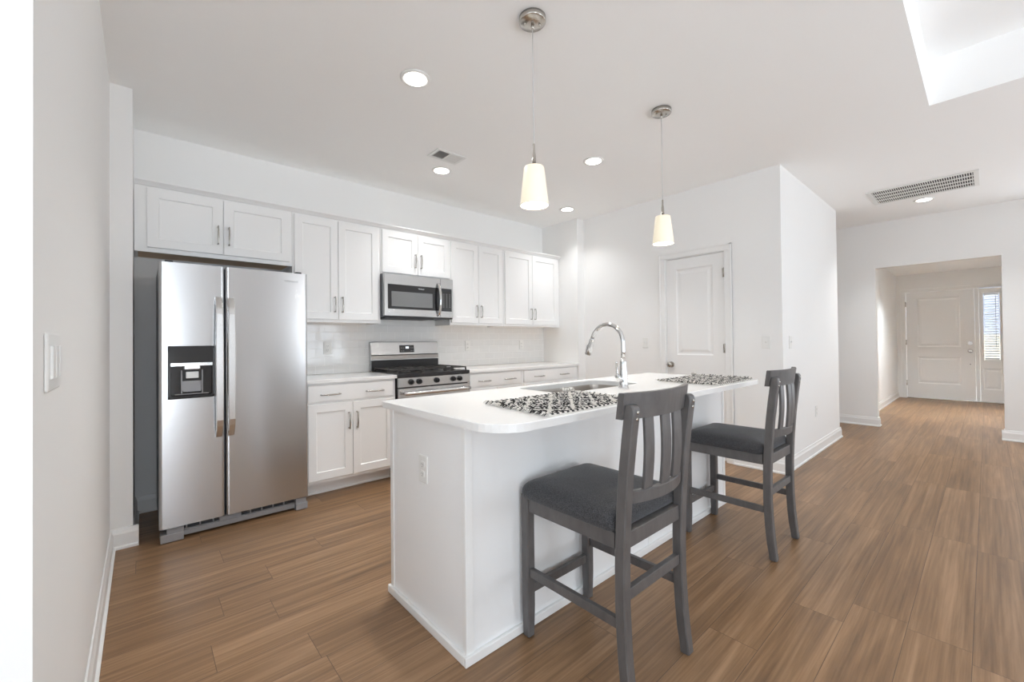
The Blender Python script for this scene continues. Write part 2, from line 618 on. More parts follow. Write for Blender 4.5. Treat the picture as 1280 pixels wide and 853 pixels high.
def text_mesh(name, txt, size, f, u, w, d, mat, parent, width=None):
    cu = bpy.data.curves.new(name, 'FONT')
    cu.body = txt
    cu.size = size
    cu.extrude = 0.0004
    cu.align_x = 'CENTER'
    cu.align_y = 'CENTER'
    t = bpy.data.objects.new(name, cu)
    me = bpy.data.meshes.new_from_object(t)
    bpy.data.objects.remove(t)
    sx = 1.0
    if width:
        xs = [v.co.x for v in me.vertices]
        sx = width / (max(xs) - min(xs))
    org = world_loc(parent)
    for v in me.vertices:
        v.co = Vector(f(u + v.co.x * sx, w + v.co.y, d + v.co.z)) - org
    me.materials.clear()
    me.materials.append(M[mat])
    o = bpy.data.objects.new(name, me)
    COL.objects.link(o)
    o.parent = parent
    return o


# ------------------------------------------------------------------ room shell
def floor_and_ceiling():
    b = MB().box((WALL_X_WEST - 0.2, WALL_Y_REAR - 0.2, -0.05), (11.5, 4.2, 0.0))
    structure(b.build('floor', 'floor', origin=(0, 0, 0)))
    # ceiling with the raised tray over the living room
    tx0, tx1, ty0, ty1, tz = -1.6, 3.95, -2.0, 0.235, 3.04
    X0, X1, Y0, Y1 = WALL_X_WEST - 0.1, XF + 0.1, WALL_Y_REAR - 0.1, 4.15
    b = MB()
    b.box((X0, Y0, CEIL), (X1, ty0, CEIL + 0.1))
    b.box((X0, ty1, CEIL), (X1, Y1, CEIL + 0.1))
    b.box((X0, ty0, CEIL), (tx0, ty1, CEIL + 0.1))
    b.box((tx1, ty0, CEIL), (X1, ty1, CEIL + 0.1))
    b.box((tx0, ty0, tz), (tx1, ty1, tz + 0.1))
    for p0, p1 in (((tx0 - 0.05, ty0 - 0.05, CEIL + 0.1), (tx0, ty1 + 0.05, tz + 0.1)), ((tx1, ty0 - 0.05, CEIL + 0.1), (tx1 + 0.05, ty1 + 0.05, tz + 0.1)),
                   ((tx0, ty0 - 0.05, CEIL + 0.1), (tx1, ty0, tz + 0.1)), ((tx0, ty1, CEIL + 0.1), (tx1, ty1 + 0.05, tz + 0.1))):
        b.box(p0, p1)
    # entry ceiling, lower
    b.box((XF + 0.1, -0.6, 2.44), (11.6, 1.4, 2.54))
    structure(b.build('ceiling', 'ceiling', origin=(0, 0, CEIL)))


def walls():
    b = MB()
    b.box((-0.27, 1.083, 0), (-0.14, 4.13, CEIL))
    b.box((WALL_X_WEST, 1.083, 0), (-0.27, 1.21, CEIL))
    b.box((-0.14, 3.39, 0), (-0.04, 4.13, CEIL))          # return beside the fridge
    structure(b.build('wall_left', 'wall'))
    b = MB().box((-0.04, YB, 0), (4.11, YB + 0.12, CEIL))
    structure(b.build('wall_back', 'wall'))
    b = MB()
    d0, d1, dh = 1.664, 2.309, 2.068      # pantry door rough opening
    b.box((4.11, 3.40, 0), (XP + 0.12, 4.13, CEIL))
    b.box((XP, YH, 0), (XP + 0.12, d0, CEIL))
    b.box((XP, d1, 0), (XP + 0.12, 3.40, CEIL))
    b.box((XP, d0, dh), (XP + 0.12, d1, CEIL))
    b.box((XP + 0.9, d0 - 0.3, 0), (XP + 0.95, d1 + 0.3, CEIL))
    structure(b.build('wall_pantry', 'wall'))
    b = MB()
    b.box((XP + 0.12, YH, 0), (6.32, YH + 0.12, CEIL))
    b.box((6.20, YH + 0.12, 0), (6.32, 3.2, CEIL))
    b.box((6.32, 3.08, 0), (XF, 3.2, CEIL))
    structure(b.build('wall_hall', 'wall'))
    b = MB()
    o0, o1, oz = -0.12, 0.99, 2.13
    b.box((XF, o1, 0), (XF + 0.12, 3.2, CEIL))
    _, e0, e1, ez0, ez1, _w = [w for w in REAR_WINDOWS if w[0] == 'east'][0]
    b.box((XF, WALL_Y_REAR, 0), (XF + 0.12, e0, CEIL))
    b.box((XF, e1, 0), (XF + 0.12, o0, CEIL))
    b.box((XF, e0, 0), (XF + 0.12, e1, ez0))
    b.box((XF, e0, ez1), (XF + 0.12, e1, CEIL))
    b.box((XF, o0, oz), (XF + 0.12, o1, CEIL))
    structure(b.build('wall_far', 'wall'))
    b = MB()
    b.box((XF + 0.12, 1.205, 0), (11.52, 1.32, 2.5))
    structure(b.build('wall_entry_left', 'wall'))
    b = MB().box((XF + 0.12, -0.52, 0), (11.52, -0.40, 2.5))
    structure(b.build('wall_entry_right', 'wall'))
    b = MB()
    b.box((11.4, 1.09, 0), (11.52, 1.205, 2.5))
    b.box((11.4, -0.40, 0), (11.52, -0.22, 2.5))
    b.box((11.4, -0.22, 2.10), (11.52, 1.09, 2.5))
    structure(b.build('wall_entry', 'wall'))
    # walls behind the camera, with their windows
    rear = sorted([w for w in REAR_WINDOWS if w[0] == 'rear'], key=lambda w: w[1])
    b = MB()
    y0, y1 = WALL_Y_REAR - 0.12, WALL_Y_REAR
    lo = WALL_X_WEST - 0.12
    for _, a0, a1, z0, z1, _w in rear:
        b.box((lo, y0, 0), (a0, y1, CEIL))
        b.box((a0, y0, 0), (a1, y1, z0))
        b.box((a0, y0, z1), (a1, y1, CEIL))
        lo = a1
    b.box((lo, y0, 0), (XF + 0.12, y1, CEIL))
    structure(b.build('wall_rear', 'wall'))
    _, a0, a1, z0, z1, _w = [w for w in REAR_WINDOWS if w[0] == 'west'][0]
    x0, x1 = WALL_X_WEST - 0.12, WALL_X_WEST
    b = MB()
    b.box((x0, WALL_Y_REAR, 0), (x1, a0, CEIL))
    b.box((x0, a1, 0), (x1, 1.21, CEIL))
    b.box((x0, a0, 0), (x1, a1, z0))
    b.box((x0, a0, z1), (x1, a1, CEIL))
    structure(b.build('wall_west', 'wall'))
    for i, (wl, a0, a1, z0, z1, _w) in enumerate(REAR_WINDOWS):
        f = (lambda u, w, d: (u, WALL_Y_REAR - 0.06 + d, w)) if wl == 'rear' else (lambda u, w, d: ((WALL_X_WEST - 0.06 if wl == 'west' else XF + 0.06) + d, u, w))
        b = MB()
        g = 0.003
        for q in ((a0 + g, a0 + 0.06, z0 + g, z1 - g), (a1 - 0.06, a1 - g, z0 + g, z1 - g), (a0 + 0.06, a1 - 0.06, z0 + g, z0 + 0.06), (a0 + 0.06, a1 - 0.06, z1 - 0.06, z1 - g)):
            fbox(b, f, *q, -0.03, 0.03)
        mid = (a0 + a1) / 2
        fbox(b, f, mid - 0.04, mid + 0.04, z0 + 0.06, z1 - 0.06, -0.028, 0.028)
        zm = (z0 + z1) / 2
        fbox(b, f, a0 + 0.06, a1 - 0.06, zm - 0.025, zm + 0.025, -0.02, 0.02)
        for s in (a0, mid):
            um = s + (a1 - a0) / 4
            fbox(b, f, um - 0.01, um + 0.01, z0 + 0.06, z1 - 0.06, -0.01, 0.01)
        o = structure(b.build('window_%d' % (i + 2), 'trim'))  # the east one frames an added light opening


def base_profile(mb, p0, p1, n):
    """baseboard along p0->p1 (floor plan), n = unit normal into the room; with a shoe strip at the floor"""
    prof = [(0.0, 0.001), (0.024, 0.001), (0.024, 0.014), (0.014, 0.020), (0.014, 0.088), (0.009, 0.100), (0.006, 0.118), (0.0, 0.120)]
    lps = []
    for p in (p0, p1):
        lps.append([(p[0] + n[0] * d, p[1] + n[1] * d, z) for d, z in prof])
    mb.loops(lps)


def baseboards():
    T = 0.024
    b = MB()
    base_profile(b, (-0.139, 1.09), (-0.139, 3.389 - T), (1, 0))
    base_profile(b, (-0.139, 3.389), (-0.039 + T, 3.389), (0, -1))
    base_profile(b, (-0.039, 3.39), (-0.039, YB - 0.001), (1, 0))
    structure(b.build('baseboard_left', 'trim'))
    b = MB()
    base_profile(b, (-0.039 + T, YB - 0.001), (0.90, YB - 0.001), (0, -1))
    structure(b.build('baseboard_back', 'trim'))
    b = MB()
    base_profile(b, (XP - 0.001, YH - T), (XP - 0.001, 1.606), (-1, 0))
    base_profile(b, (XP - 0.001, 2.367), (XP - 0.001, 3.398), (-1, 0))
    structure(b.build('baseboard_pantry', 'trim'))
    b = MB()
    base_profile(b, (XP, YH - 0.001), (6.321 + T, YH - 0.001), (0, -1))
    base_profile(b, (6.321, YH), (6.321, 3.07), (1, 0))
    structure(b.build('baseboard_hall', 'trim'))
    b = MB()
    base_profile(b, (XF - 0.001, 0.989 - T), (XF - 0.001, 3.07), (-1, 0))
    base_profile(b, (XF, 0.989), (XF + 0.12, 0.989), (0, -1))
    base_profile(b, (XF - 0.001, WALL_Y_REAR + 0.01), (XF - 0.001, -0.119 + T), (-1, 0))
    base_profile(b, (XF, -0.119), (XF + 0.12, -0.119), (0, 1))
    structure(b.build('baseboard_far', 'trim'))
    b = MB()
    base_profile(b, (XF + 0.13, 1.204), (11.38, 1.204), (0, -1))
    structure(b.build('baseboard_entry', 'trim'))


def pantry_door():
    f = fm_px(XP)
    d0, d1, dh = 1.684, 2.289, 2.050
    root = bpy.data.objects.new('door_1', None)
    COL.objects.link(root)
    root.location = (XP, (d0 + d1) / 2, 0)
    structure(root)
    tag(root, 'white pantry door with one visible raised panel', 'door')
    b = MB()
    slab_panels(b, f, d0 + 0.003, d1 - 0.003, 0.012, dh - 0.003, -0.045, -0.010, [(1.797, 2.176, 0.22, 0.80), (1.797, 2.176, 1.035, 1.936)])
    b.build('door_slab', 'door', root)
    b = MB()     # jamb + casing
    fbox(b, f, d0 - 0.018, d0, 0, dh + 0.016, -0.11, 0.0)
    fbox(b, f, d1, d1 + 0.018, 0, dh + 0.016, -0.11, 0.0)
    fbox(b, f, d0, d1, dh, dh + 0.016, -0.11, 0.0)
    fbox(b, f, d0 - 0.0, d1, dh - 0.012, dh, -0.06, -0.047)
    for (a, c) in ((d0 - 0.075, d0 - 0.006), (d1 + 0.006, d1 + 0.075)):
        fbox(b, f, a, c, 0, dh + 0.006, 0.001, 0.014, 0.004)
        fbox(b, f, a if a < d0 - 0.05 else c - 0.02, (a + 0.02) if a < d0 - 0.05 else c, 0, dh + 0.070, 0.001, 0.019, 0.004)
    fbox(b, f, d0 - 0.075, d1 + 0.075, dh + 0.006, dh + 0.065, 0.001, 0.014, 0.004)
    fbox(b, f, d0 - 0.075, d1 + 0.075, dh + 0.052, dh + 0.070, 0.001, 0.019, 0.004)
    b.build('door_casing', 'trim', root)
    b = MB()
    c = f(2.240, 0.930, -0.010)
    b.tube([c, (c[0] - 0.006, c[1], c[2])], [0.032, 0.030], 24)
    b.tube([(c[0] - 0.006, c[1], c[2]), (c[0] - 0.022, c[1], c[2]), (c[0] - 0.030, c[1], c[2]), (c[0] - 0.042, c[1], c[2]), (c[0] - 0.056, c[1], c[2]), (c[0] - 0.062, c[1], c[2])],
           [0.012, 0.011, 0.020, 0.028, 0.024, 0.010], 24)
    fbox(b, f, d1 - 0.004, d1 - 0.001, 0.900, 0.960, -0.035, -0.0095)
    b.build('door_knob', 'nickel', root)
    for z in (1.80, 1.06, 0.22):
        b = MB()
        b.cyl(f(d0 + 0.002, z, 0.0), f(d0 + 0.002, z + 0.09, 0.0), 0.0065, None, 10)
        fbox(b, f, d0 + 0.002, d0 + 0.020, z + 0.004, z + 0.086, -0.0095, -0.0065)
        b.build('hinge', 'nickel', root)


def entry_door():
    f = fm_px(11.4)
    d0, d1, dh = 0.145, 1.068, 2.075
    root = bpy.data.objects.new('door_2', None)
    COL.objects.link(root)
    root.location = (11.4, (d0 + d1) / 2, 0)
    structure(root)
    tag(root, 'white two-panel front door at the end of the hall', 'door')
    b = MB()
    slab_panels(b, f, d0 + 0.003, d1 - 0.004, 0.02, dh - 0.004, -0.05, -0.008, [(0.330, 0.905, 0.30, 0.815), (0.330, 0.905, 1.01, 1.955)])
    b.build('door_slab', 'door', root)
    b = MB()
    fbox(b, f, d1, 1.088, 0, 2.098, -0.11, 0.0)
    fbox(b, f, 0.095, d0, 0, 2.098, -0.11, 0.0)
    fbox(b, f, d0, d1, dh, 2.098, -0.11, 0.0)
    fbox(b, f, 1.082, 1.142, 0, 2.078, 0.001, 0.016, 0.004)
    fbox(b, f, -0.285, 1.142, 2.078, 2.138, 0.001, 0.016, 0.004)
    fbox(b, f, -0.285, -0.225, 0, 2.078, 0.001, 0.016, 0.004)
    b.build('door_casing', 'trim', root)
    b = MB()
    fbox(b, f, -0.21, 1.066, 0.001, 0.016, -0.09, 0.03, 0.003)
    b.build('threshold', 'nickel', root)
    for z, r in ((0.935, 0.030), (1.075, 0.026)):
        b = MB()
        c = f(0.210, z, -0.008)
        b.tube([c, (c[0] - 0.008, c[1], c[2])], [r + 0.006, r + 0.004], 20)
        if r == 0.030:
            b.tube([(c[0] - 0.008, c[1], c[2]), (c[0] - 0.03, c[1], c[2]), (c[0] - 0.045, c[1], c[2]), (c[0] - 0.065, c[1], c[2])], [0.013, 0.013, 0.03, 0.02], 20)
        else:
            b.tube([(c[0] - 0.008, c[1], c[2]), (c[0] - 0.02, c[1], c[2])], [0.022, 0.020], 20)
            b.box((c[0] - 0.034, c[1] - 0.005, c[2] - 0.016), (c[0] - 0.02, c[1] + 0.005, c[2] + 0.016), 0.002)
        b.build('door_knob' if r == 0.030 else 'deadbolt', 'nickel', root)
    b = MB()
    c = f(0.212, 0.69, -0.008)
    b.tube([c, (c[0] - 0.003, c[1], c[2])], 0.010, 12)
    b.build('screw_cap', 'grey_plastic', root)
    for z in (1.80, 1.05, 0.25):
        b = MB()
        b.cyl(f(d1 + 0.001, z, 0.001), f(d1 + 0.001, z + 0.10, 0.001), 0.008, None, 10)
        b.build('hinge', 'nickel', root)
    # sidelight
    root = bpy.data.objects.new('window_1', None)
    COL.objects.link(root)
    root.location = (11.4, -0.06, 0)
    structure(root)
    tag(root, 'tall narrow sidelight window beside the white front door', 'window')
    s0, s1 = -0.214, 0.092
    b = MB()
    g0, g1, gz0, gz1 = -0.165, 0.055, 0.765, 1.985
    # lower panel, stiles and head
    for q in ((s0, g0, 0.02, 2.07), (g1, s1, 0.02, 2.07), (g0, g1, gz1, 2.07)):
        fbox(b, f, *q, -0.06, -0.008)
    b2 = [(g0, g1, 0.02, 0.24), (g0, g1, 0.62, gz0)]
    for q in b2:
        fbox(b, f, *q, -0.06, -0.008)
    ls = []
    for ins, dd in ((0, -0.06), (0, -0.008), (0.010, -0.015), (0.022, -0.017), (0.034, -0.016), (0.055, -0.011)):
        ls.append(rect(f, g0 + ins, g1 - ins, 0.24 + ins, 0.62 - ins, dd))
    b.loops(ls)
    # glazing bead
    for q in ((g0 - 0.012, g0 + 0.014, gz0 - 0.012, gz1 + 0.012), (g1 - 0.014, g1 + 0.012, gz0 - 0.012, gz1 + 0.012)):
        fbox(b, f, *q, -0.0075, 0.002, 0.003)
    for q in ((g0 + 0.014, g1 - 0.014, gz0 - 0.012, gz0 + 0.014), (g0 + 0.014, g1 - 0.014, gz1 - 0.014, gz1 + 0.012)):
        fbox(b, f, *q, -0.0075, 0.002, 0.003)
    b.build('window_frame', 'door', root)
    b = MB()
    fbox(b, f, g0 + 0.001, g1 - 0.001, gz0 + 0.001, gz1 - 0.001, -0.040, -0.036)
    b.build('pane', 'glass', root)
    # blind hung in front of the pane
    root = thing('window_blind', 'white horizontal slat blind covering the sidelight by the front door', 'blind', (11.39, -0.055, 0.775))
    b = MB()
    n = 27
    for k in range(n):
        z = 0.800 + (1.935 - 0.800) * k / (n - 1)
        b.loops([[f(-0.140, z + 0.010, -0.010), f(-0.140, z + 0.0115, -0.011), f(-0.140, z - 0.0085, -0.030), f(-0.140, z - 0.010, -0.029)],
                 [f(0.030, z + 0.010, -0.010), f(0.030, z + 0.0115, -0.011), f(0.030, z - 0.0085, -0.030), f(0.030, z - 0.010, -0.029)]])
    b.build('slats', 'blind', root)
    b = MB()
    fbox(b, f, -0.143, 0.033, 1.946, 1.968, -0.034, -0.004, 0.002)
    b.build('headrail', 'blind', root)
    b = MB()
    fbox(b, f, -0.142, 0.032, 0.781, 0.790, -0.032, -0.008, 0.002)
    b.build('bottom_rail', 'blind', root)
    b = MB()
    b.cyl(f(-0.105, 1.0, -0.004), f(-0.105, 1.95, -0.004), 0.003, None, 8)
    b.build('tilt_wand', 'slot', root)
    # porch outside
    b = MB().box((11.5, -1.5, -0.2), (16, 2.5, -0.02))
    tag(structure(b.build('trim_5', 'ground')), 'grey concrete porch slab beyond the sidelight', 'porch')
    b = MB()
    b.box((15.2, -4.0, -0.02), (15.6, 4.0, 1.25))
    b.box((15.2, -4.0, 1.25), (15.6, 4.0, 3.4), 0, 1)
    tag(b.build('neighbouring_house', ['neighbour', 'neighbour_top']), 'house wall glimpsed through the slats of the sidelight blind', 'house')


floor_and_ceiling()
walls()
baseboards()
pantry_door()
entry_door()


# ------------------------------------------------------------------ backsplash
b = MB().box((0.912, YB - 0.009, 0.915), (4.108, YB - 0.001, 1.372))
tag(b.build('tile_backsplash', 'tile', origin=(0.912 + 0.03, YB, 0.915 + 0.458 - 6 * 0.0765)), 'glossy white subway tile backsplash between the counters and the upper cabinets', 'backsplash')


# ------------------------------------------------------------------ upper cabinets
FY = 3.71      # face frame front


def upper_cabinet(label, x0, x1, z0, z1, dx, dz0, dz1, pull_z, recessed_bottom=0.0, mids=None):
    root = thing('upper_cabinet', label, 'cabinet', ((x0 + x1) / 2, YB - 0.15, z0))
    g = 0.001
    b = MB()
    t = 0.018
    yb = YB - 0.003
    b.box((x0 + g, FY + 0.019, z0), (x0 + t, yb, z1))
    b.box((x1 - t, FY + 0.019, z0), (x1 - g, yb, z1))
    b.box((x0 + t, FY + 0.019, z1 - t), (x1 - t, yb, z1))
    b.box((x0 + t, yb - 0.01, z0), (x1 - t, yb, z1 - t))
    # face frame
    b.box((x0 + g, FY, z0), (dx[0][0] + 0.02, FY + 0.019, z1))
    b.box((dx[1][1] - 0.02, FY, z0), (x1 - g, FY + 0.019, z1))
    b.box((dx[0][0] + 0.02, FY, z0), (dx[1][1] - 0.02, FY + 0.019, dz0 + 0.015))
    b.box((dx[0][0] + 0.02, FY, dz1 - 0.015), (dx[1][1] - 0.02, FY + 0.019, z1))
    m = (dx[0][1] + dx[1][0]) / 2
    b.box((m - 0.02, FY, dz0 + 0.015), (m + 0.02, FY + 0.019, dz1 - 0.015))
    b.build('cabinet_box', 'cab', root)
    b = MB().box((x0 + t + 0.001, FY + 0.0195, z0 + recessed_bottom), (x1 - t - 0.001, yb - 0.011, z0 + recessed_bottom + 0.012))
    b.build('bottom_panel', 'raw_wood', root)
    f = fm_back(FY)
    for i, (a, c) in enumerate(dx):
        d = MB()
        shaker(d, f, a, c, dz0, dz1, 0.001, 0.020)
        dr = d.build('cabinet_door', 'cab', root)
        u = c - 0.030 if i == 0 else a + 0.030
        ff = fm_back(FY - 0.020)
        pull(ff, u, pull_z, 0.135, True, dr)
    return root


TOP = 2.262
upper_cabinet('short two-door upper cabinet directly over the refrigerator', -0.038, 0.912, 1.820, TOP, [(0.027, 0.447), (0.453, 0.893)], 1.850, 2.247, 1.985, 0.004)
upper_cabinet('tall two-door upper cabinet between the fridge cabinet and the microwave', 0.913, 1.655, 1.372, TOP, [(0.926, 1.268), (1.272, 1.632)], 1.398, 2.247, 1.525, 0.012)
upper_cabinet('short two-door upper cabinet just above the microwave', 1.656, 2.410, 1.838, TOP, [(1.669, 2.033), (2.037, 2.400)], 1.852, 2.247, 1.985, 0.006)
upper_cabinet('tall two-door upper cabinet next to the right side of the microwave', 2.411, 3.146, 1.372, TOP, [(2.424, 2.774), (2.778, 3.124)], 1.398, 2.247, 1.525, 0.012)
upper_cabinet('tall two-door upper cabinet at the far end against the right wall', 3.147, 4.106, 1.372, TOP, [(3.165, 3.600), (3.604, 4.050)], 1.398, 2.247, 1.525, 0.012)

# crown moulding over the run
b = MB()
prof = [(FY - 0.001, 2.263), (FY - 0.012, 2.263), (FY - 0.016, 2.268), (FY - 0.024, 2.275), (FY - 0.036, 2.283), (FY - 0.042, 2.286), (FY - 0.042, 2.297), (FY + 0.02, 2.297), (FY + 0.02, 2.263)]
b.loops([[(x, y, z) for y, z in prof] for x in (-0.037, 4.107)])
tag(b.build('crown_moulding', 'cab'), 'long white crown moulding along the top of the upper cabinets', 'moulding')


# ------------------------------------------------------------------ base cabinets and worktops
BY = 3.42


def base_cabinet(label, x0, x1, doors, drawer, dpulls, filler_r=0.0):
    root = thing('base_cabinet', label, 'cabinet', ((x0 + x1) / 2, 3.7, 0))
    yb = YB - 0.012
    b = MB()
    t = 0.018
    b.box((x0 + 0.001, BY + 0.019, 0.114), (x0 + t, yb, 0.882))
    b.box((x1 - t, BY + 0.019, 0.114), (x1 - 0.001, yb, 0.882))
    b.box((x0 + t, BY + 0.019, 0.114), (x1 - t, yb, 0.132))
    b.box((x0 + t, yb - 0.01, 0.132), (x1 - t, yb, 0.882))
    # face frame
    b.box((x0 + 0.001, BY, 0.114), (doors[0][0] + 0.02, BY + 0.019, 0.882))
    b.box((doors[-1][1] - 0.02, BY, 0.114), (x1 - 0.001, BY + 0.019, 0.882))
    b.box((doors[0][0] + 0.02, BY, 0.114), (doors[-1][1] - 0.02, BY + 0.019, 0.165))
    b.box((doors[0][0] + 0.02, BY, 0.710), (doors[-1][1] - 0.02, BY + 0.019, 0.752))
    b.box((doors[0][0] + 0.02, BY, 0.855), (doors[-1][1] - 0.02, BY + 0.019, 0.882))
    b.build('cabinet_box', 'cab', root)
    b = MB()
    b.box((x0 + 0.001, 3.535, 0.001), (x1 - 0.001, 3.550, 0.1135))
    b.box((x0 + 0.001, 3.524, 0.001), (x1 - 0.001, 3.535, 0.016), 0.003)
    b.build('toe_kick', 'cab', root)
    f = fm_back(BY)
    ff = fm_back(BY - 0.020)
    for i, (a, c) in enumerate(doors):
        d = MB()
        shaker(d, f, a, c, 0.140, 0.722, 0.001, 0.020)
        dr = d.build('cabinet_door', 'cab', root)
        pull(ff, c - 0.030 if i == 0 else a + 0.030, 0.575, 0.135, True, dr)
    d = MB()
    fbox(d, f, doors[0][0], doors[-1][1], 0.740, 0.868, 0.001, 0.020, 0.002)
    dr = d.build('drawer', 'cab', root)
    for u in dpulls:
        pull(ff, u, 0.795, 0.150, False, dr)
    return root


base_cabinet('white base cabinet beside the refrigerator, doors and drawer in full view', 0.925, 1.655, [(0.940, 1.277), (1.281, 1.630)], None, [1.103, 1.460])
base_cabinet('white base cabinet right of the gas range, only its drawer showing over the island', 2.420, 3.152, [(2.440, 2.784), (2.788, 3.130)], None, [2.618, 2.965])
base_cabinet('white base cabinet in the far right corner, only its drawer showing over the island', 3.153, 4.108, [(3.178, 3.621), (3.625, 4.070)], None, [3.408, 3.835])


def worktop(label, x0, x1):
    b = MB().box((x0, 3.385, 0.884), (x1, YB - 0.0105, 0.914), 0.003)
    return tag(b.build('worktop', 'quartz'), label, 'countertop')


worktop('short white quartz worktop between the refrigerator and the range', 0.918, 1.658)
worktop('long white quartz worktop along the back wall right of the range', 2.418, 4.108)


# ------------------------------------------------------------------ refrigerator
def refrigerator():
    x0, x1, yf = 0.075, 0.905, 3.272
    root = thing('refrigerator', 'tall stainless side-by-side refrigerator with a dispenser, standing in the left alcove', 'refrigerator', (0.49, 3.62, 0))
    b = MB()
    b.box((x0 + 0.004, 3.345, 0.055), (x1 - 0.004, 3.985, 1.692), 0.006)
    b.build('cabinet_body', 'fridge_side', root)
    split = 0.4055

    def door(a, c, name):
        d = MB()
        r = 0.016
        pts = []
        for (cx_, a0) in ((a + r, 180), (c - r, 270)):
            for k in range(7):
                an = math.radians(a0 + 90 * k / 6)
                pts.append((cx_ + r * math.cos(an), yf + r + r * math.sin(an)))
        pts += [(c, 3.338), (a, 3.338)]
        return d, pts

    # freezer door with dispenser cut-out: strips around the opening
    dx0, dx1, dz0, dz1 = 0.117, 0.350, 0.862, 1.186
    d, pts = door(x0, split - 0.0035, 'freezer')
    d.loops([[(p[0], p[1], z) for p in pts] for z in (0.088, dz0)], smooth=False)
    d.loops([[(p[0], p[1], z) for p in pts] for z in (dz1, 1.697)])
    lp = [p for p in pts if p[0] < 0.2]
    lp_l = lp[:7] + [(dx0, yf), (dx0, 3.338), (x0, 3.338)]
    d.loops([[(p[0], p[1], z) for p in lp_l] for z in (dz0, dz1)])
    rp = [(dx1, yf)] + pts[7:14] + [(split - 0.0035, 3.338), (dx1, 3.338)]
    d.loops([[(p[0], p[1], z) for p in rp] for z in (dz0, dz1)])
    fd = d.build('freezer_door', 'steel_door', root)
    d, pts = door(split + 0.0035, x1, 'fridge')
    d.loops([[(p[0], p[1], z) for p in pts] for z in (0.088, 1.697)])
    rd = d.build('fridge_door', 'steel_door', root)
    # dispenser
    f = fm_back(yf)
    d = MB()
    o = rrect2(dx0, dx1, dz0, dz1, 0.022)
    def lp3(ps, dd): return [f(u, w, dd) for u, w in ps]
    d.loops([lp3(o, -0.02), lp3(o, 0.004), lp3(rrect2(dx0 + 0.004, dx1 - 0.004, dz0 + 0.004, dz1 - 0.004, 0.020), 0.007),
             lp3(rrect2(dx0 + 0.014, dx1 - 0.014, dz0 + 0.018, dz1 - 0.105, 0.012), 0.007),
             lp3(rrect2(dx0 + 0.020, dx1 - 0.020, dz0 + 0.024, dz1 - 0.110, 0.012), -0.055)])
    di = d.build('dispenser', 'black_glass', fd)
    d = MB()      # nozzle housing
    fbox(d, f, 0.196, 0.276, 1.040, 1.078, -0.05, 0.004, 0.004)
    fbox(d, f, 0.130, 0.338, 1.062, 1.082, 0.0072, 0.0095, 0.001)
    d.build('dispenser_nozzle', 'steel_bar', fd)
    d = MB()      # paddle
    d.loops([[f(0.190, 1.035, -0.03), f(0.282, 1.035, -0.03), f(0.282, 1.035, -0.036), f(0.190, 1.035, -0.036)],
             [f(0.186, 0.915, -0.012), f(0.284, 0.915, -0.012), f(0.284, 0.915, -0.018), f(0.186, 0.915, -0.018)],
             [f(0.192, 0.902, -0.010), f(0.278, 0.902, -0.010), f(0.278, 0.902, -0.016), f(0.192, 0.902, -0.016)]])
    fbox(d, f, 0.180, 0.187, 0.893, 1.036, -0.05, -0.004, 0.002)
    fbox(d, f, 0.283, 0.290, 0.893, 1.036, -0.05, -0.004, 0.002)
    d.build('dispenser_paddle', 'grey_plastic', fd)
    d = MB()
    fbox(d, f, 0.205, 0.268, 0.985, 1.026, -0.028, -0.008, 0.003)
    d.build('ice_chute', 'white_plastic', fd)
    d = MB()
    fbox(d, f, 0.150, 0.318, 0.886, 0.891, -0.05, 0.006, 0.002)
    d.build('drip_tray', 'grey_plastic', fd)

    # handles: flat bowed bars
    def handle(a, c, name, parent, flip):
        h = MB()
        lps = []
        for k in range(25):
            t = k / 24
            z = 0.602 + (1.497 - 0.602) * t
            s = math.sin(math.pi * t)
            dd = 0.012 + 0.050 * min(1.0, s * 3.2) ** 0.8
            w0 = 0.004 * (1 - s)
            lps.append([f(a + w0, z, dd - 0.012), f(c - w0, z, dd - 0.012), f(c - w0, z, dd), f(c - w0 - 0.004, z, dd + 0.003), f(a + w0 + 0.004, z, dd + 0.003), f(a + w0, z, dd)])
        h.loops(lps)
        return h.build('door_handle', 'steel_bar', parent)
    handle(0.349, 0.391, 'l', fd, 0)
    handle(0.414, 0.456, 'r', rd, 1)
    text_mesh('brand_mark', 'Whirlpool', 0.020, f, 0.800, 1.637, 0.0005, 'logo_dark', rd, 0.085)
    # toe area
    for a, c, a2, c2 in ((x0 + 0.006, x0 + 0.118, x0 + 0.036, x0 + 0.118), (x1 - 0.082, x1 - 0.004, x1 - 0.082, x1 - 0.012)):
        b = MB()
        b.box((a, yf + 0.004, 0.002), (c, 3.36, 0.050), 0.004)
        b.box((a2, yf + 0.010, 0.049), (c2, 3.34, 0.084), 0.004)
        b.build('foot_cover', 'grey_plastic', root)
    b = MB()
    b.box((x0 + 0.119, yf + 0.030, 0.016), (x1 - 0.083, 3.345, 0.048), 0.003)
    b.box((x0 + 0.119, yf + 0.034, 0.049), (x1 - 0.083, 3.345, 0.054))
    for k in range(9):
        xx = x0 + 0.13 + k * 0.068
        b.box((xx, yf + 0.030, 0.054), (xx + 0.006, 3.345, 0.082))
    b.box((x0 + 0.30, yf + 0.024, 0.050), (x0 + 0.42, 3.335, 0.078), 0.003)
    b.build('toe_grille', 'grey_plastic', root)
    b = MB().box((x0 + 0.12, yf + 0.05, 0.050), (x1 - 0.085, 3.344, 0.083))
    b.build('grille_backing', 'dark_plastic', root)
    for xx in (x0 + 0.03, x1 - 0.07):
        MB().box((xx, 3.30, 1.698), (xx + 0.04, 3.42, 1.712), 0.004).build('hinge_cover', 'dark_plastic', root)


refrigerator()


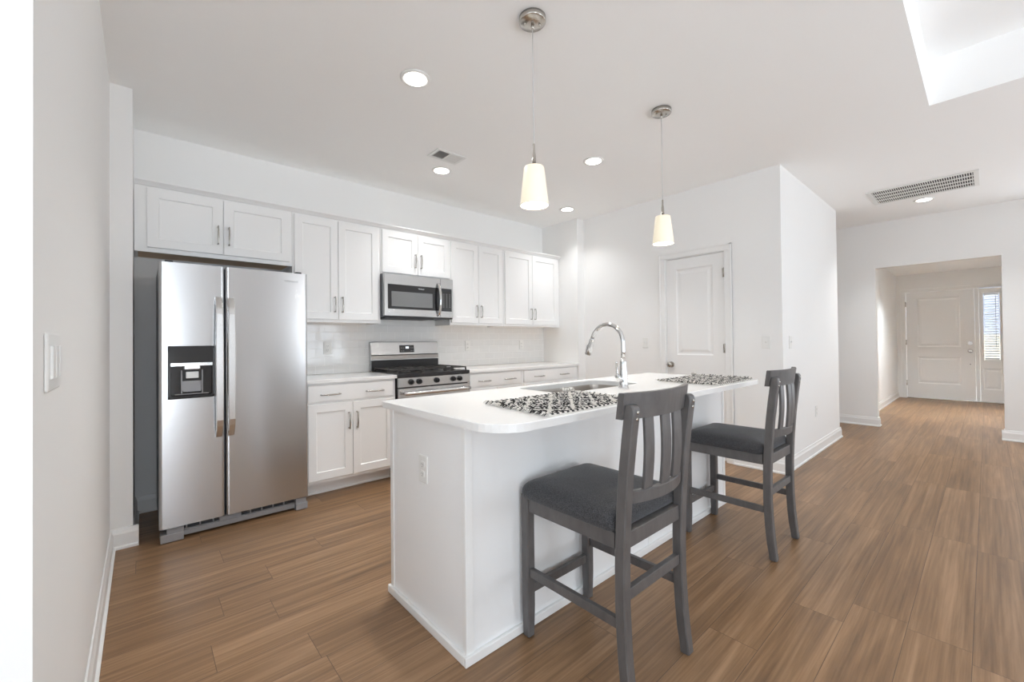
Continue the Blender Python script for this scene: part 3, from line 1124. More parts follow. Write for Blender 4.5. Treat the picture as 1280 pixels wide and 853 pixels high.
# ------------------------------------------------------------------ microwave
def microwave():
    x0, x1, z0, z1, yf = 1.660, 2.408, 1.428, 1.835, 3.640
    root = thing('microwave', 'stainless over-the-range microwave mounted under the short cabinet', 'microwave', ((x0 + x1) / 2, 3.82, z0))
    b = MB()
    b.box((x0, yf + 0.03, z0 + 0.006), (x1, YB - 0.012, z1), 0.003)
    b.build('microwave_body', 'fridge_side', root)
    f = fm_back(yf)
    xd = 2.258          # door / keypad split
    d = MB()
    ls = [rect(f, x0 + 0.001, xd, z0 + 0.014, z1 - 0.001, -0.029), rect(f, x0 + 0.001, xd, z0 + 0.014, z1 - 0.001, -0.003),
          rect(f, x0 + 0.004, xd - 0.003, z0 + 0.017, z1 - 0.004, 0.0), rect(f, x0 + 0.036, xd - 0.001, z0 + 0.080, z1 - 0.096, 0.0),
          rect(f, x0 + 0.036, xd - 0.001, z0 + 0.080, z1 - 0.096, -0.003)]
    d.loops(ls)
    dr = d.build('microwave_door', 'steel', root)
    d = MB()
    fbox(d, f, x0 + 0.037, xd - 0.002, z0 + 0.081, z1 - 0.097, -0.0028, 0.0015, 0.001)
    d.build('door_glass', 'black_glass', dr)
    d = MB()
    fbox(d, f, 1.732, 2.165, z0 + 0.104, z1 - 0.162, 0.0017, 0.0022)
    d.build('window_screen', 'window_grey', dr)
    d = MB()
    lps = []
    for k in range(21):
        t = k / 20
        z = 1.453 + (1.785 - 1.453) * t
        s = math.sin(math.pi * t)
        dd = 0.006 + 0.046 * s ** 0.7
        lps.append([f(2.218, z, dd - 0.010), f(2.246, z, dd - 0.010), f(2.246, z, dd), f(2.240, z, dd + 0.005), f(2.224, z, dd + 0.005), f(2.218, z, dd)])
    d.loops(lps, smooth=True)
    d.build('door_handle', 'chrome', dr)
    text_mesh('brand_mark', 'Whirlpool', 0.018, f, 2.040, z1 - 0.124, 0.0017, 'logo', dr, 0.062)
    d = MB()
    fbox(d, f, xd + 0.002, x1 - 0.001, z0 + 0.014, z1 - 0.001, -0.029, 0.0, 0.002)
    kp = d.build('control_panel', 'steel', root)
    d = MB()
    fbox(d, f, xd + 0.004, x1 - 0.018, z0 + 0.078, z1 - 0.098, 0.0003, 0.0020, 0.0006)
    d.build('keypad', 'black_glass', kp)
    d = MB()
    fbox(d, f, xd + 0.020, x1 - 0.034, z1 - 0.128, z1 - 0.112, 0.0022, 0.0026)
    d.build('display', 'dark_plastic', kp)
    d = MB()
    for r_ in range(8):
        for c_ in range(3):
            u = xd + 0.030 + c_ * 0.037
            w = z1 - 0.158 - r_ * 0.0185
            fbox(d, f, u, u + 0.010, w, w + 0.004, 0.0021, 0.0024)
    d.build('key_marks', 'key_mark', kp)
    d = MB()
    d.box((x0 + 0.006, yf + 0.006, z0), (x1 - 0.004, yf + 0.029, z0 + 0.0125), 0.002)
    d.box((x0 + 0.03, yf + 0.05, z0 - 0.006), (x1 - 0.20, yf + 0.30, z0 + 0.005))
    d.build('vent_strip', 'dark_plastic', root)


microwave()


# ------------------------------------------------------------------ gas range
def gas_range():
    x0, x1, yf = 1.664, 2.414, 3.372
    root = thing('gas_range', 'stainless gas range with black cooktop and five knobs, between the two worktops', 'range', ((x0 + x1) / 2, 3.68, 0))
    b = MB()
    b.box((x0, yf + 0.03, 0.05), (x1, 3.955, 0.885), 0.003)
    for xx in (x0 + 0.03, x1 - 0.08):
        for yy in (3.45, 3.88):
            b.box((xx, yy, 0.0), (xx + 0.05, yy + 0.05, 0.05))
    b.build('range_body', 'black', root)
    b = MB()
    b.box((x0 - 0.002, yf - 0.004, 0.886), (x1 + 0.002, 3.930, 0.921), 0.005)
    ct = b.build('cooktop', 'black', root)
    # burners
    for bx, by, r in ((1.80, 3.53, 0.048), (1.80, 3.78, 0.040), (2.04, 3.655, 0.050), (2.28, 3.53, 0.045), (2.28, 3.78, 0.038)):
        q = MB()
        q.lathe([(r + 0.012, 0.0), (r + 0.012, 0.006), (r, 0.010), (r, 0.016), (r * 0.85, 0.022), (0.004, 0.023)], (bx, by, 0.9212), 24)
        q.build('burner', 'iron', ct)
    # grates, three continuous cast iron sections
    for gx0, gx1 in ((x0 + 0.012, x0 + 0.252), (x0 + 0.256, x1 - 0.256), (x1 - 0.252, x1 - 0.012)):
        q = MB()
        z0_, z1_ = 0.944, 0.956
        gy0, gy1 = yf + 0.035, 3.905
        t = 0.011
        q.box((gx0, gy0, z0_), (gx1, gy0 + t, z1_), 0.003)
        q.box((gx0, gy1 - t, z0_), (gx1, gy1, z1_), 0.003)
        q.box((gx0, gy0 + t, z0_), (gx0 + t, gy1 - t, z1_), 0.003)
        q.box((gx1 - t, gy0 + t, z0_), (gx1, gy1 - t, z1_), 0.003)
        gm = (gx0 + gx1) / 2
        ym = (gy0 + gy1) / 2
        q.box((gx0 + t, ym - t / 2, z0_), (gx1 - t, ym + t / 2, z1_), 0.003)
        for yy in ((gy0 + ym) / 2, (gy1 + ym) / 2):
            q.box((gx0 + t, yy - t / 2, z0_), (gm - 0.03, yy + t / 2, z1_), 0.003)
            q.box((gm + 0.03, yy - t / 2, z0_), (gx1 - t, yy + t / 2, z1_), 0.003)
        q.box((gm - t / 2, gy0 + t, z0_), (gm + t / 2, gy0 + 0.09, z1_), 0.003)
        q.box((gm - t / 2, gy1 - 0.09, z0_), (gm + t / 2, gy1 - t, z1_), 0.003)
        for xx in (gx0, gx1 - t):
            for yy in (gy0, gy1 - t, ym - t / 2):
                q.box((xx, yy, 0.9215), (xx + t, yy + t, z0_))
        q.build('grate', 'iron', root)
    f = fm_back(yf)
    b = MB()
    fbox(b, f, x0, x1, 0.800, 0.884, -0.028, 0.0, 0.004)
    cp = b.build('control_panel', 'steel', root)
    for u in (1.783, 1.862, 2.042, 2.222, 2.296):
        k = MB()
        c = f(u, 0.845, 0.0)
        k.tube([c, (c[0], c[1] - 0.006, c[2])], [0.025, 0.025], 20)
        k.tube([(c[0], c[1] - 0.006, c[2]), (c[0], c[1] - 0.026, c[2]), (c[0], c[1] - 0.030, c[2])], [0.021, 0.019, 0.016], 20)
        fbox(k, f, u - 0.004, u + 0.004, 0.828, 0.862, 0.028, 0.040, 0.002)
        k.build('knob', 'black', cp)
    # oven door
    b = MB()
    fbox(b, f, x0 + 0.002, x1 - 0.002, 0.225, 0.792, -0.028, 0.004, 0.004)
    od = b.build('oven_door', 'steel', root)
    b = MB()
    fbox(b, f, x0 + 0.10, x1 - 0.10, 0.33, 0.66, 0.0042, 0.006)
    b.build('oven_window', 'black_glass', od)
    b = MB()
    pts = [f(x0 + 0.030 + (x1 - x0 - 0.06) * k / 10, 0.750, 0.052) for k in range(11)]
    b.tube(pts, 0.016, 14)
    for u in (x0 + 0.05, x1 - 0.05):
        b.tube([f(u, 0.750, 0.003), f(u, 0.750, 0.050)], 0.011, 12)
    b.build('oven_handle', 'steel_bar', od)
    for u in (x0 + 0.12, x0 + 0.32, x0 + 0.52):
        b = MB()
        fbox(b, f, u, u + 0.12, 0.7935, 0.7985, -0.02, 0.002)
        b.build('door_vent', 'dark_plastic', od)
    b = MB()
    fbox(b, f, x0 + 0.002, x1 - 0.002, 0.070, 0.215, -0.028, 0.002, 0.004)
    b.build('drawer', 'steel', root)
    # backguard
    b = MB()
    b.loops([[(x, y, z) for y, z in ((3.956, 1.062), (3.944, 1.075), (3.962, 1.196), (3.972, 1.203), (3.998, 1.203), (3.998, 0.93), (3.962, 0.93), (3.962, 1.05))] for x in (x0 + 0.001, x1 - 0.001)])
    bg = b.build('backguard', 'steel', root)
    b = MB()
    b.loops([[(x, y, z) for y, z in ((3.946, 1.066), (3.940, 1.030), (3.961, 1.030), (3.961, 1.05), (3.955, 1.0615))] for x in (x0 + 0.004, x1 - 0.004)])
    b.build('backguard_lip', 'steel_dark', bg)
    b = MB().box((x0 + 0.004, 3.942, 0.922), (x1 - 0.004, 3.9615, 1.022))
    b.build('vent_panel', 'black', bg)
    # tilted display
    def fb(u, w, d):
        t = (w - 1.075) / 0.121
        return (u, 3.944 + 0.018 * t - d, w)
    b = MB()
    b.loops([rect(fb, 1.963, 2.125, 1.094, 1.168, 0.0005), rect(fb, 1.963, 2.125, 1.094, 1.168, 0.003)])
    dp = b.build('control_display', 'black_glass', bg)
    b = MB()
    b.loops([rect(fb, 2.030, 2.066, 1.133, 1.153, 0.0032), rect(fb, 2.030, 2.066, 1.133, 1.153, 0.0036)])
    for u in (1.978, 2.000, 2.086, 2.106):
        for w in (1.108, 1.138):
            b.loops([rect(fb, u, u + 0.009, w, w + 0.003, 0.0032), rect(fb, u, u + 0.009, w, w + 0.003, 0.0034)], mat=1)
    b.build('display_readout', ['display', 'key_mark'], bg)


gas_range()


# ------------------------------------------------------------------ island
IX0, IX1, IY0, IY1 = 0.894, 3.200, 1.283, 1.905


def island():
    root = thing('island_cabinet', 'white panelled island base standing on the wood floor in the middle of the kitchen', 'island', ((IX0 + IX1) / 2, (IY0 + IY1) / 2, 0))
    t = 0.018
    b = MB()
    b.box((IX0 + 0.004, IY0 + 0.004, 0.0), (IX1 - 0.004, IY0 + 0.022, 0.881))
    b.box((IX0 + 0.004, IY0 + 0.022, 0.0), (IX0 + 0.022, IY1 - 0.022, 0.881))
    b.box((IX1 - 0.022, IY0 + 0.022, 0.0), (IX1 - 0.004, IY1 - 0.022, 0.881))
    b.box((IX0 + 0.004, IY1 - 0.022, 0.10), (IX1 - 0.004, IY1 - 0.004, 0.881))
    b.build('panel_carcass', 'island', root)
    s = 0.034      # corner strips and battens
    h0, h1 = 0.022, 0.881
    b = MB()
    b.box((IX0, IY0, h0), (IX0 + s, IY0 + 0.0035, h1), 0.001)
    b.box((IX0, IY0 + 0.0035, h0), (IX0 + 0.0035, IY0 + 0.026, h1), 0.001)
    b.build('corner_strip', 'trim', root)
    for p0, p1, nm in (((IX0, IY1 - 0.03, h0), (IX0 + 0.0035, IY1, h1), 'corner_strip'), ((IX1 - s, IY0, h0), (IX1, IY0 + 0.0035, h1), 'corner_strip'),
                       ((2.150, IY0, h0), (2.184, IY0 + 0.0035, h1), 'seam_batten')):
        MB().box(p0, p1, 0.001).build(nm, 'trim', root)
    b = MB()     # base strip
    b.box((IX0 - 0.012, IY0 - 0.012, 0.001), (IX1 + 0.002, IY0 + 0.003, 0.036), 0.003)
    b.box((IX0 - 0.012, IY0 + 0.003, 0.001), (IX0 + 0.003, IY1 + 0.012, 0.036), 0.003)
    b.build('base_strip', 'trim', root)
    # doors on the working side
    f = lambda u, w, d: (u, IY1 - 0.004 + d, w)
    for k in range(4):
        a = IX0 + 0.03 + k * 0.562
        d = MB()
        shaker(d, f, a, a + 0.556, 0.13, 0.86, 0.001, 0.018)
        dr = d.build('cabinet_door', 'island', root)
        pull(lambda u, w, d_: (u, IY1 + 0.014 + d_, w), a + (0.52 if k % 2 == 0 else 0.036), 0.62, 0.135, True, dr)
    # worktop with the sink cut out
    zt, zb = 0.914, 0.884
    sx0, sx1, sy0, sy1 = 1.668, 2.420, 1.492, 1.862
    n = 8
    rs = [0.14, 0.10, 0.02, 0.02]
    outer = lambda i: rrect2(0.861 + i, 3.255 - i, 1.045 + i, 1.930 - i, [max(0.004, q - i) for q in rs], n)
    inner = lambda i: rrect2(sx0 - i, sx1 + i, sy0 - i, sy1 + i, 0.06 + i, n)
    b = MB()
    P3 = lambda ps, z: [(p[0], p[1], z) for p in ps]
    b.loops([P3(inner(0), zb), P3(outer(0), zb), P3(outer(0), zt - 0.003), P3(outer(0.003), zt), P3(inner(0.002), zt), P3(inner(0), zt - 0.002)], closed=True)
    tag(b.build('island_worktop', 'quartz'), 'large white quartz island top with one rounded front corner and a sink cut-out', 'countertop')
    # undermount sink
    root = thing('kitchen_sink', 'stainless undermount sink set in the island worktop', 'sink', ((sx0 + sx1) / 2, (sy0 + sy1) / 2, 0.67))
    b = MB()
    rim = lambda i, r: rrect2(sx0 - i, sx1 + i, sy0 - i, sy1 + i, r, n)
    b.loops([P3(rim(0.025, 0.08), 0.8832), P3(rim(0.004, 0.064), 0.8832), P3(rim(0.002, 0.062), 0.870), P3(rim(-0.012, 0.05), 0.72), P3(rim(-0.03, 0.05), 0.695), P3(rim(-0.06, 0.04), 0.690),
             P3(rrect2(2.0, 2.09, 1.65, 1.74, 0.04, n), 0.686)], cap0=False, cap1=True)
    b.build('sink_bowl', 'sink', root, recalc=True)
    b = MB()
    b.lathe([(0.043, 0.0), (0.043, 0.003), (0.032, 0.002), (0.030, -0.004)], (2.045, 1.695, 0.6875), 24)
    b.build('drain', 'chrome', root)


island()


def faucet():
    bx, by, zt = 2.106, 1.408, 0.9145
    root = thing('kitchen_faucet', 'tall chrome gooseneck faucet behind the sink on the island', 'faucet', (bx, by, zt))
    b = MB()
    b.lathe([(0.030, 0.0), (0.030, 0.004), (0.026, 0.008), (0.0235, 0.03), (0.021, 0.09), (0.019, 0.150), (0.0185, 0.152), (0.0185, 0.160), (0.0145, 0.163), (0.0145, 0.175)], (bx, by, zt), 28)
    b.build('faucet_body', 'chrome', root)
    b = MB()
    pts = [(bx, by, 1.08), (bx, by, 1.13), (bx, by, 1.178)]
    R_ = 0.112
    for k in range(1, 17):
        a = math.radians(180 - 165 * k / 16)
        pts.append((bx, by + R_ + R_ * math.cos(a), 1.178 + R_ * math.sin(a)))
    b.tube(pts, 0.0125, 16)
    b.build('spout', 'chrome', root)
    e = Vector(pts[-1])
    t = (Vector(pts[-1]) - Vector(pts[-2])).normalized()
    b = MB()
    b.tube([e + t * s for s in (0.0, 0.004, 0.006, 0.05, 0.105, 0.108)], [0.0128, 0.0155, 0.0155, 0.0175, 0.0205, 0.0185], 20)
    sp = b.build('spray_head', 'chrome', root)
    b = MB()
    c = e + t * 0.065 + Vector((0, 0.018, 0.0))
    b.tube([c - t * 0.02, c + t * 0.02], 0.007, 10)
    b.build('spray_button', 'dark_plastic', sp)
    b = MB()
    h0 = Vector((bx - 0.012, by, 0.955)); h1 = Vector((bx - 0.062, by, 0.988))
    b.tube([h0, h1], [0.014, 0.0145], 18)
    b.tube([h1 + Vector((0.004, 0, -0.003)), h1 + Vector((-0.002, 0, 0.02)), h1 + Vector((-0.004, 0, 0.075)), h1 + Vector((-0.005, 0, 0.083))], [0.008, 0.006, 0.0055, 0.0075], 12)
    b.build('lever', 'chrome', root)


faucet()


# ------------------------------------------------------------------ placemats
def placemat(label, x0, y0, shear, seed):
    rnd = random.Random(seed)
    LX, LY = 0.560, 0.425
    root = thing('placemat', label, 'placemat', (x0 + LX / 2, y0 + LY / 2, 0.9145), 'black and white woven placemats on the island')
    z0 = 0.9148
    nx, ny = 78, 46
    b = MB()
    b.box((x0, y0, z0), (x0 + LX, y0 + LY, z0 + 0.003), 0, 1)
    for v in b.bm.verts:
        v.co.x += shear * (v.co.y - y0)
    cx_, cy_ = LX / nx, LY / ny
    for i in range(nx):
        for j in range(ny):
            u, w = i / 19.5, j / 15.3
            a = (u + w) % 1.0
            c = (u - w) % 1.0
            da, dc = min(a, 1 - a), min(c, 1 - c)
            line = da < 0.085 or dc < 0.085
            centre = da > 0.36 and dc > 0.36
            if j <= 1 or j >= ny - 2:
                white = (i // 2) % 2 == 0
            elif line:
                white = rnd.random() < 0.93
            elif centre:
                white = rnd.random() < 0.85
            else:
                white = (j % 3 == 0 and (i + j // 3) % 3 == 0) or rnd.random() < 0.14
            px = x0 + i * cx_ + rnd.uniform(-1, 1) * 0.0007
            py = y0 + j * cy_ + rnd.uniform(-1, 1) * 0.0007
            sx = shear * (py - y0)
            hgt = z0 + 0.0065 + rnd.uniform(0, 0.003)
            m_ = 1 if white else 0
            q = 0.0016
            lo = [(px + sx + 0.0004, py, z0 + 0.001), (px + sx + cx_ * 1.02, py, z0 + 0.001), (px + sx + cx_ * 1.02, py + cy_, z0 + 0.001), (px + sx + 0.0004, py + cy_, z0 + 0.001)]
            hi = [(px + sx + q, py + q, hgt), (px + sx + cx_ - q, py + q, hgt), (px + sx + cx_ - q, py + cy_ - q, hgt), (px + sx + q, py + cy_ - q, hgt)]
            b.loops([lo, hi], cap0=False, mat=m_)
    b.build('woven_mat', ['mat_black', 'mat_white'], root)
    for side in (0, 1):
        fr = MB()
        for k in range(62):
            py = y0 + LY * (k + 0.5) / 62
            px = x0 + (0 if side == 0 else LX) + shear * (py - y0)
            sg = -1 if side == 0 else 1
            ln = rnd.uniform(0.016, 0.034)
            dy = rnd.uniform(-0.008, 0.008)
            p = [(px - sg * 0.004, py, z0 + 0.006), (px + sg * ln * 0.5, py + dy * 0.5, z0 + 0.009 + rnd.uniform(0, 0.008)), (px + sg * ln, py + dy, z0 + 0.0025 + rnd.uniform(0, 0.007))]
            fr.tube(p, [0.0024, 0.0022, 0.0016], 5, mat=1 if rnd.random() < 0.62 else 0)
        if side == 1:        # loose yarn tuft at the far corner
            for k in range(20):
                p0 = (x0 + LX + shear * LY - rnd.uniform(-0.01, 0.05), y0 + LY - rnd.uniform(-0.008, 0.02), z0 + 0.008)
                fr.tube([p0, (p0[0] + rnd.uniform(-0.01, 0.012), p0[1] + rnd.uniform(-0.008, 0.012), p0[2] + rnd.uniform(0.010, 0.020)),
                         (p0[0] + rnd.uniform(-0.016, 0.026), p0[1] + rnd.uniform(-0.01, 0.018), p0[2] + rnd.uniform(0.002, 0.016))], [0.003, 0.003, 0.002], 5, mat=1)
        fr.build('fringe', ['mat_black', 'mat_white'], root)
    return root


placemat('black and white diamond-woven placemat lying nearest the camera on the island', 1.125, 1.072, 0.10, 3)
placemat('black and white diamond-woven placemat lying at the far end of the island', 2.600, 1.072, 0.10, 5)


# ------------------------------------------------------------------ counter stools
def chamf(x0, x1, y0, y1, z, c=0.004):
    return [(x0 + c, y0, z), (x1 - c, y0, z), (x1, y0 + c, z), (x1, y1 - c, z), (x1 - c, y1, z), (x0 + c, y1, z), (x0, y1 - c, z), (x0, y0 + c, z)]


def interp(tab, z):
    for (z0, v0), (z1, v1) in zip(tab, tab[1:]):
        if z <= z1:
            t = (z - z0) / (z1 - z0)
            return v0 + (v1 - v0) * t
    return tab[-1][1]


POST = [(0.0, 0.757), (0.08, 0.766), (0.18, 0.775), (0.32, 0.781), (0.48, 0.780), (0.62, 0.773), (0.76, 0.762), (0.88, 0.748), (0.99, 0.733)]


def counter_stool(label, X):
    WD = 0.42
    root = thing('counter_stool', label, 'stool', (X + WD / 2, 1.0, 0))
    c = 0.040
    # front legs
    for xx in (X, X + WD - c):
        b = MB()
        b.loops([chamf(xx + 0.003, xx + c - 0.003, 1.231, 1.265, 0.004), chamf(xx, xx + c, 1.228, 1.268, 0.12), chamf(xx, xx + c, 1.228, 1.268, 0.572)])
        lg = b.build('front_leg', 'stool_wood', root)
        b = MB().lathe([(0.010, 0.0), (0.010, 0.004)], (xx + c / 2, 1.248, 0.0), 12)
        b.build('foot_pad', 'rubber', lg)
    # rear legs running up into the back posts
    for xx in (X, X + WD - c):
        b = MB()
        lps = []
        for k in range(24):
            z = 0.004 + (0.955 - 0.004) * k / 23
            y0 = interp(POST, z)
            d = 0.035 if z < 0.05 else 0.038
            lps.append(chamf(xx, xx + c, y0, y0 + d, z))
        for k in range(1, 6):      # rounded top
            a = math.radians(90 * k / 5)
            z = 0.955 + 0.030 * math.sin(a)
            y0 = interp(POST, z)
            s = 0.019 * (1 - math.cos(a)) * 0.9
            lps.append(chamf(xx, xx + c, y0 + s, y0 + 0.038 - s * 0.4, z))
        b.loops(lps)
        lg = b.build('rear_leg', 'stool_wood', root)
        b = MB().lathe([(0.010, 0.0), (0.010, 0.004)], (xx + c / 2, 0.774, 0.0), 12)
        b.build('foot_pad', 'rubber', lg)
        b = MB()
        for z in (0.962, 0.940):
            y0 = interp(POST, z)
            b.tube([(xx + 0.022, y0 + 0.002, z), (xx + 0.022, y0 - 0.002, z), (xx + 0.022, y0 - 0.0035, z)], [0.006, 0.006, 0.003], 12)
        b.build('screw_head', 'nickel', lg)
    # aprons
    az0, az1 = 0.507, 0.560
    for p0, p1 in (((X + 0.006, 0.820, az0), (X + 0.028, 1.227, az1)), ((X + WD - 0.028, 0.820, az0), (X + WD - 0.006, 1.227, az1)),
                   ((X + c + 0.001, 0.788, az0), (X + WD - c - 0.001, 0.836, az1)), ((X + c + 0.001, 1.238, az0), (X + WD - c - 0.001, 1.262, az1))):
        MB().box(p0, p1, 0.002).build('apron', 'stool_wood', root)
    # stretchers
    for p0, p1 in (((X + 0.008, 0.819, 0.246), (X + 0.028, 1.227, 0.280)), ((X + WD - 0.028, 0.819, 0.246), (X + WD - 0.008, 1.227, 0.280)),
                   ((X + c + 0.001, 0.789, 0.336), (X + WD - c - 0.001, 0.810, 0.374)), ((X + c + 0.001, 1.238, 0.168), (X + WD - c - 0.001, 1.258, 0.204))):
        MB().box(p0, p1, 0.002).build('stretcher', 'stool_wood', root)
    # upholstered seat
    b = MB()
    x0, x1, y0, y1 = X - 0.008, X + WD + 0.008, 0.8135, 1.272
    lv = [(0.006, 0.5606), (0.001, 0.564), (0.0, 0.580), (0.001, 0.592), (0.006, 0.605), (0.016, 0.617), (0.034, 0.627), (0.062, 0.634), (0.10, 0.639), (0.15, 0.642), (0.20, 0.6435)]
    b.loops([[(p[0], p[1], z) for p in rrect2(x0 + i, x1 - i, y0 + i, y1 - i, max(0.012, 0.035 - i * 0.1), 6)] for i, z in lv], smooth=True)
    b.build('seat_cushion', 'fabric', root)
    # crest rail, bowed to the rear
    def bowed(name, xa, xb, za, zb, th, bow, ends):
        q = MB()
        lps = []
        n = 16
        xm, hw = (xa + xb) / 2, (xb - xa) / 2
        for k in range(n + 1):
            x = xa + (xb - xa) * k / n
            t = (x - xm) / hw
            sh = -bow * (1 - t * t)
            pts = []
            for dy, z in ((0.0, za), (th, za), (th, zb - 0.003), (th - 0.003, zb), (0.003, zb), (0.0, zb - 0.003)):
                pts.append((x, ends(z) + sh + dy, z))
            lps.append(pts)
        q.loops(lps)
        return q.build(name, 'stool_wood', root)
    lean = lambda z: interp(POST, z) + 0.0385
    bowed('crest_rail', X - 0.006, X + WD + 0.006, 0.936, 1.022, 0.022, 0.042, lambda z: lean(min(z, 0.985)) - max(0, z - 0.985) * 0.14)
    bowed('back_rail', X + c + 0.001, X + WD - c - 0.001, 0.655, 0.697, 0.020, 0.034, lambda z: interp(POST, z) + 0.010)
    for k in (-1, 0, 1):
        xm = X + WD / 2 + k * 0.095
        q = MB()
        lps = []
        for j in range(9):
            z = 0.698 + (0.935 - 0.698) * j / 8
            t = j / 8
            tt = (k * 0.095) / (WD / 2)
            ya = interp(POST, 0.697) + 0.014 - 0.034 * (1 - (k * 0.095 / (WD / 2 - c)) ** 2)
            yb = lean(0.936) + 0.005 - 0.042 * (1 - tt * tt)
            y = ya + (yb - ya) * t - 0.006 * math.sin(math.pi * t)
            lps.append(chamf(xm - 0.027, xm + 0.027, y, y + 0.012, z, 0.002))
        q.loops(lps)
        q.build('back_slat', 'stool_wood', root)
    return root


counter_stool('grey wooden counter stool with charcoal seat, nearest the camera', 1.157)
counter_stool('grey wooden counter stool with charcoal seat, at the far end of the island', 2.527)


# ------------------------------------------------------------------ ceiling fittings
def pendant(label, x, y):
    root = thing('pendant_lamp', label, 'lamp', (x, y, 1.835), 'pendant lamps over the island')
    b = MB()
    b.lathe([(0.064, -0.0005), (0.064, -0.022), (0.060, -0.027), (0.012, -0.030), (0.004, -0.030)], (x, y, CEIL), 36)
    cn = b.build('canopy', 'nickel', root)
    for s in (-1, 1):
        q = MB()
        q.tube([(x + s * 0.030, y - s * 0.020, CEIL - 0.028), (x + s * 0.030, y - s * 0.020, CEIL - 0.036)], [0.006, 0.005], 12)
        q.build('screw', 'nickel', cn)
    q = MB()
    q.tube([(x, y, CEIL - 0.030), (x, y, CEIL - 0.052), (x, y, CEIL - 0.056)], [0.008, 0.007, 0.003], 12)
    q.build('strain_relief', 'nickel', cn)
    b = MB()
    b.cyl((x, y, 2.13), (x, y, CEIL - 0.056), 0.0022, None, 8)
    b.build('cord', 'cord', root)
    b = MB()
    b.lathe([(0.003, 2.135), (0.005, 2.133), (0.0055, 2.10), (0.009, 2.075), (0.0105, 2.028), (0.030, 2.026), (0.034, 2.022)], (x, y, 0), 20)
    b.build('stem', 'nickel', root)
    b = MB()
    b.lathe([(0.020, 2.021), (0.046, 2.0215), (0.0485, 2.016), (0.068, 1.842), (0.0665, 1.836), (0.064, 1.842), (0.044, 2.012), (0.020, 2.015)], (x, y, 0), 40, cap0=False, cap1=False)
    b.build('lamp_shade', 'shade', root)
    b = MB()
    b.lathe([(0.012, 2.010), (0.013, 1.98), (0.028, 1.945), (0.030, 1.92), (0.022, 1.895), (0.004, 1.885)], (x, y, 0), 20)
    b.build('bulb', 'bulb_end', root)
    l = bpy.data.lights.new('bulb_light', 'POINT')
    l.energy = 6.0
    l.color = (1.0, 0.95, 0.86)
    l.shadow_soft_size = 0.03
    lo = bpy.data.objects.new('bulb_light', l)
    COL.objects.link(lo)
    lo.parent = root
    lo.location = (0, 0, 0.035)


pendant('frosted cone pendant lamp hanging over the left half of the island', 1.403, 1.418)
pendant('frosted cone pendant lamp hanging over the right half of the island', 2.624, 1.430)


def downlight(label, x, y, watts=RECESS_W, CEIL=CEIL, color=WARM):
    root = thing('recessed_light', label, 'light', (x, y, CEIL - 0.01), 'recessed ceiling lights')
    b = MB()
    b.lathe([(0.088, -0.0008), (0.086, -0.006), (0.078, -0.009), (0.066, -0.007), (0.064, -0.002)], (x, y, CEIL), 36)
    b.build('trim_ring', 'white_plastic', root)
    b = MB()
    b.lathe([(0.0635, -0.0075), (0.058, -0.0095), (0.004, -0.0105)], (x, y, CEIL), 32)
    b.build('lens', 'lens', root)
    area_light('downlight', (x, y, CEIL - 0.014), (0, 0, 0), 0.12, 0.12, watts, color, 'DISK', root, math.radians(110))


downlight('round recessed light above the walkway, in front of the refrigerator', 1.204, 2.194)
downlight('round recessed light next to the small square ceiling vent', 2.024, 3.226, 4.0)
downlight('round recessed light between the two pendant lamps', 2.913, 2.217)
downlight('round recessed light by the far right corner of the kitchen ceiling', 3.741, 3.237, 3.0)
downlight('round recessed light beside the long hall grille', 6.584, 0.448)
downlight('unseen fill light added on the low entry ceiling behind the cased opening', 9.3, 0.40, 22.0, 2.44, (0.90, 0.96, 1.0))  # added to fill the entry, hidden behind the header


def ceiling_vent():
    x0, x1, y0, y1 = 1.768, 2.044, 2.862, 3.040
    z = CEIL
    root = thing('ceiling_vent', 'small white two-way ceiling register near the recessed light over the range', 'vent', ((x0 + x1) / 2, (y0 + y1) / 2, z - 0.012))
    b = MB()
    w = 0.026
    for q in ((x0, x1, y0, y0 + w), (x0, x1, y1 - w, y1), (x0, x0 + w, y0 + w, y1 - w), (x1 - w, x1, y0 + w, y1 - w)):
        b.box((q[0], q[2], z - 0.008), (q[1], q[3], z - 0.0008), 0.002)
    xm = (x0 + x1) / 2
    b.box((xm - 0.006, y0 + w, z - 0.008), (xm + 0.006, y1 - w, z - 0.001))
    b.build('vent_frame', 'white_plastic', root)
    b = MB()
    for bank, (a, c) in enumerate(((x0 + w, xm - 0.006), (xm + 0.006, x1 - w))):
        n = 8
        for k in range(n):
            x = a + (c - a) * (k + 0.5) / n
            s = 0.007 if bank == 0 else -0.007
            b.loops([[(x - s, yy, z - 0.010), (x - s + 0.0012, yy, z - 0.010), (x + s + 0.0012, yy, z - 0.0015), (x + s, yy, z - 0.0015)] for yy in (y0 + w, y1 - w)])
    b.build('louvres', 'white_plastic', root)
    b = MB().box((x0 + w, y0 + w, z - 0.0012), (x1 - w, y1 - w, z - 0.0006))
    b.build('duct_opening', 'vent_dark', root)


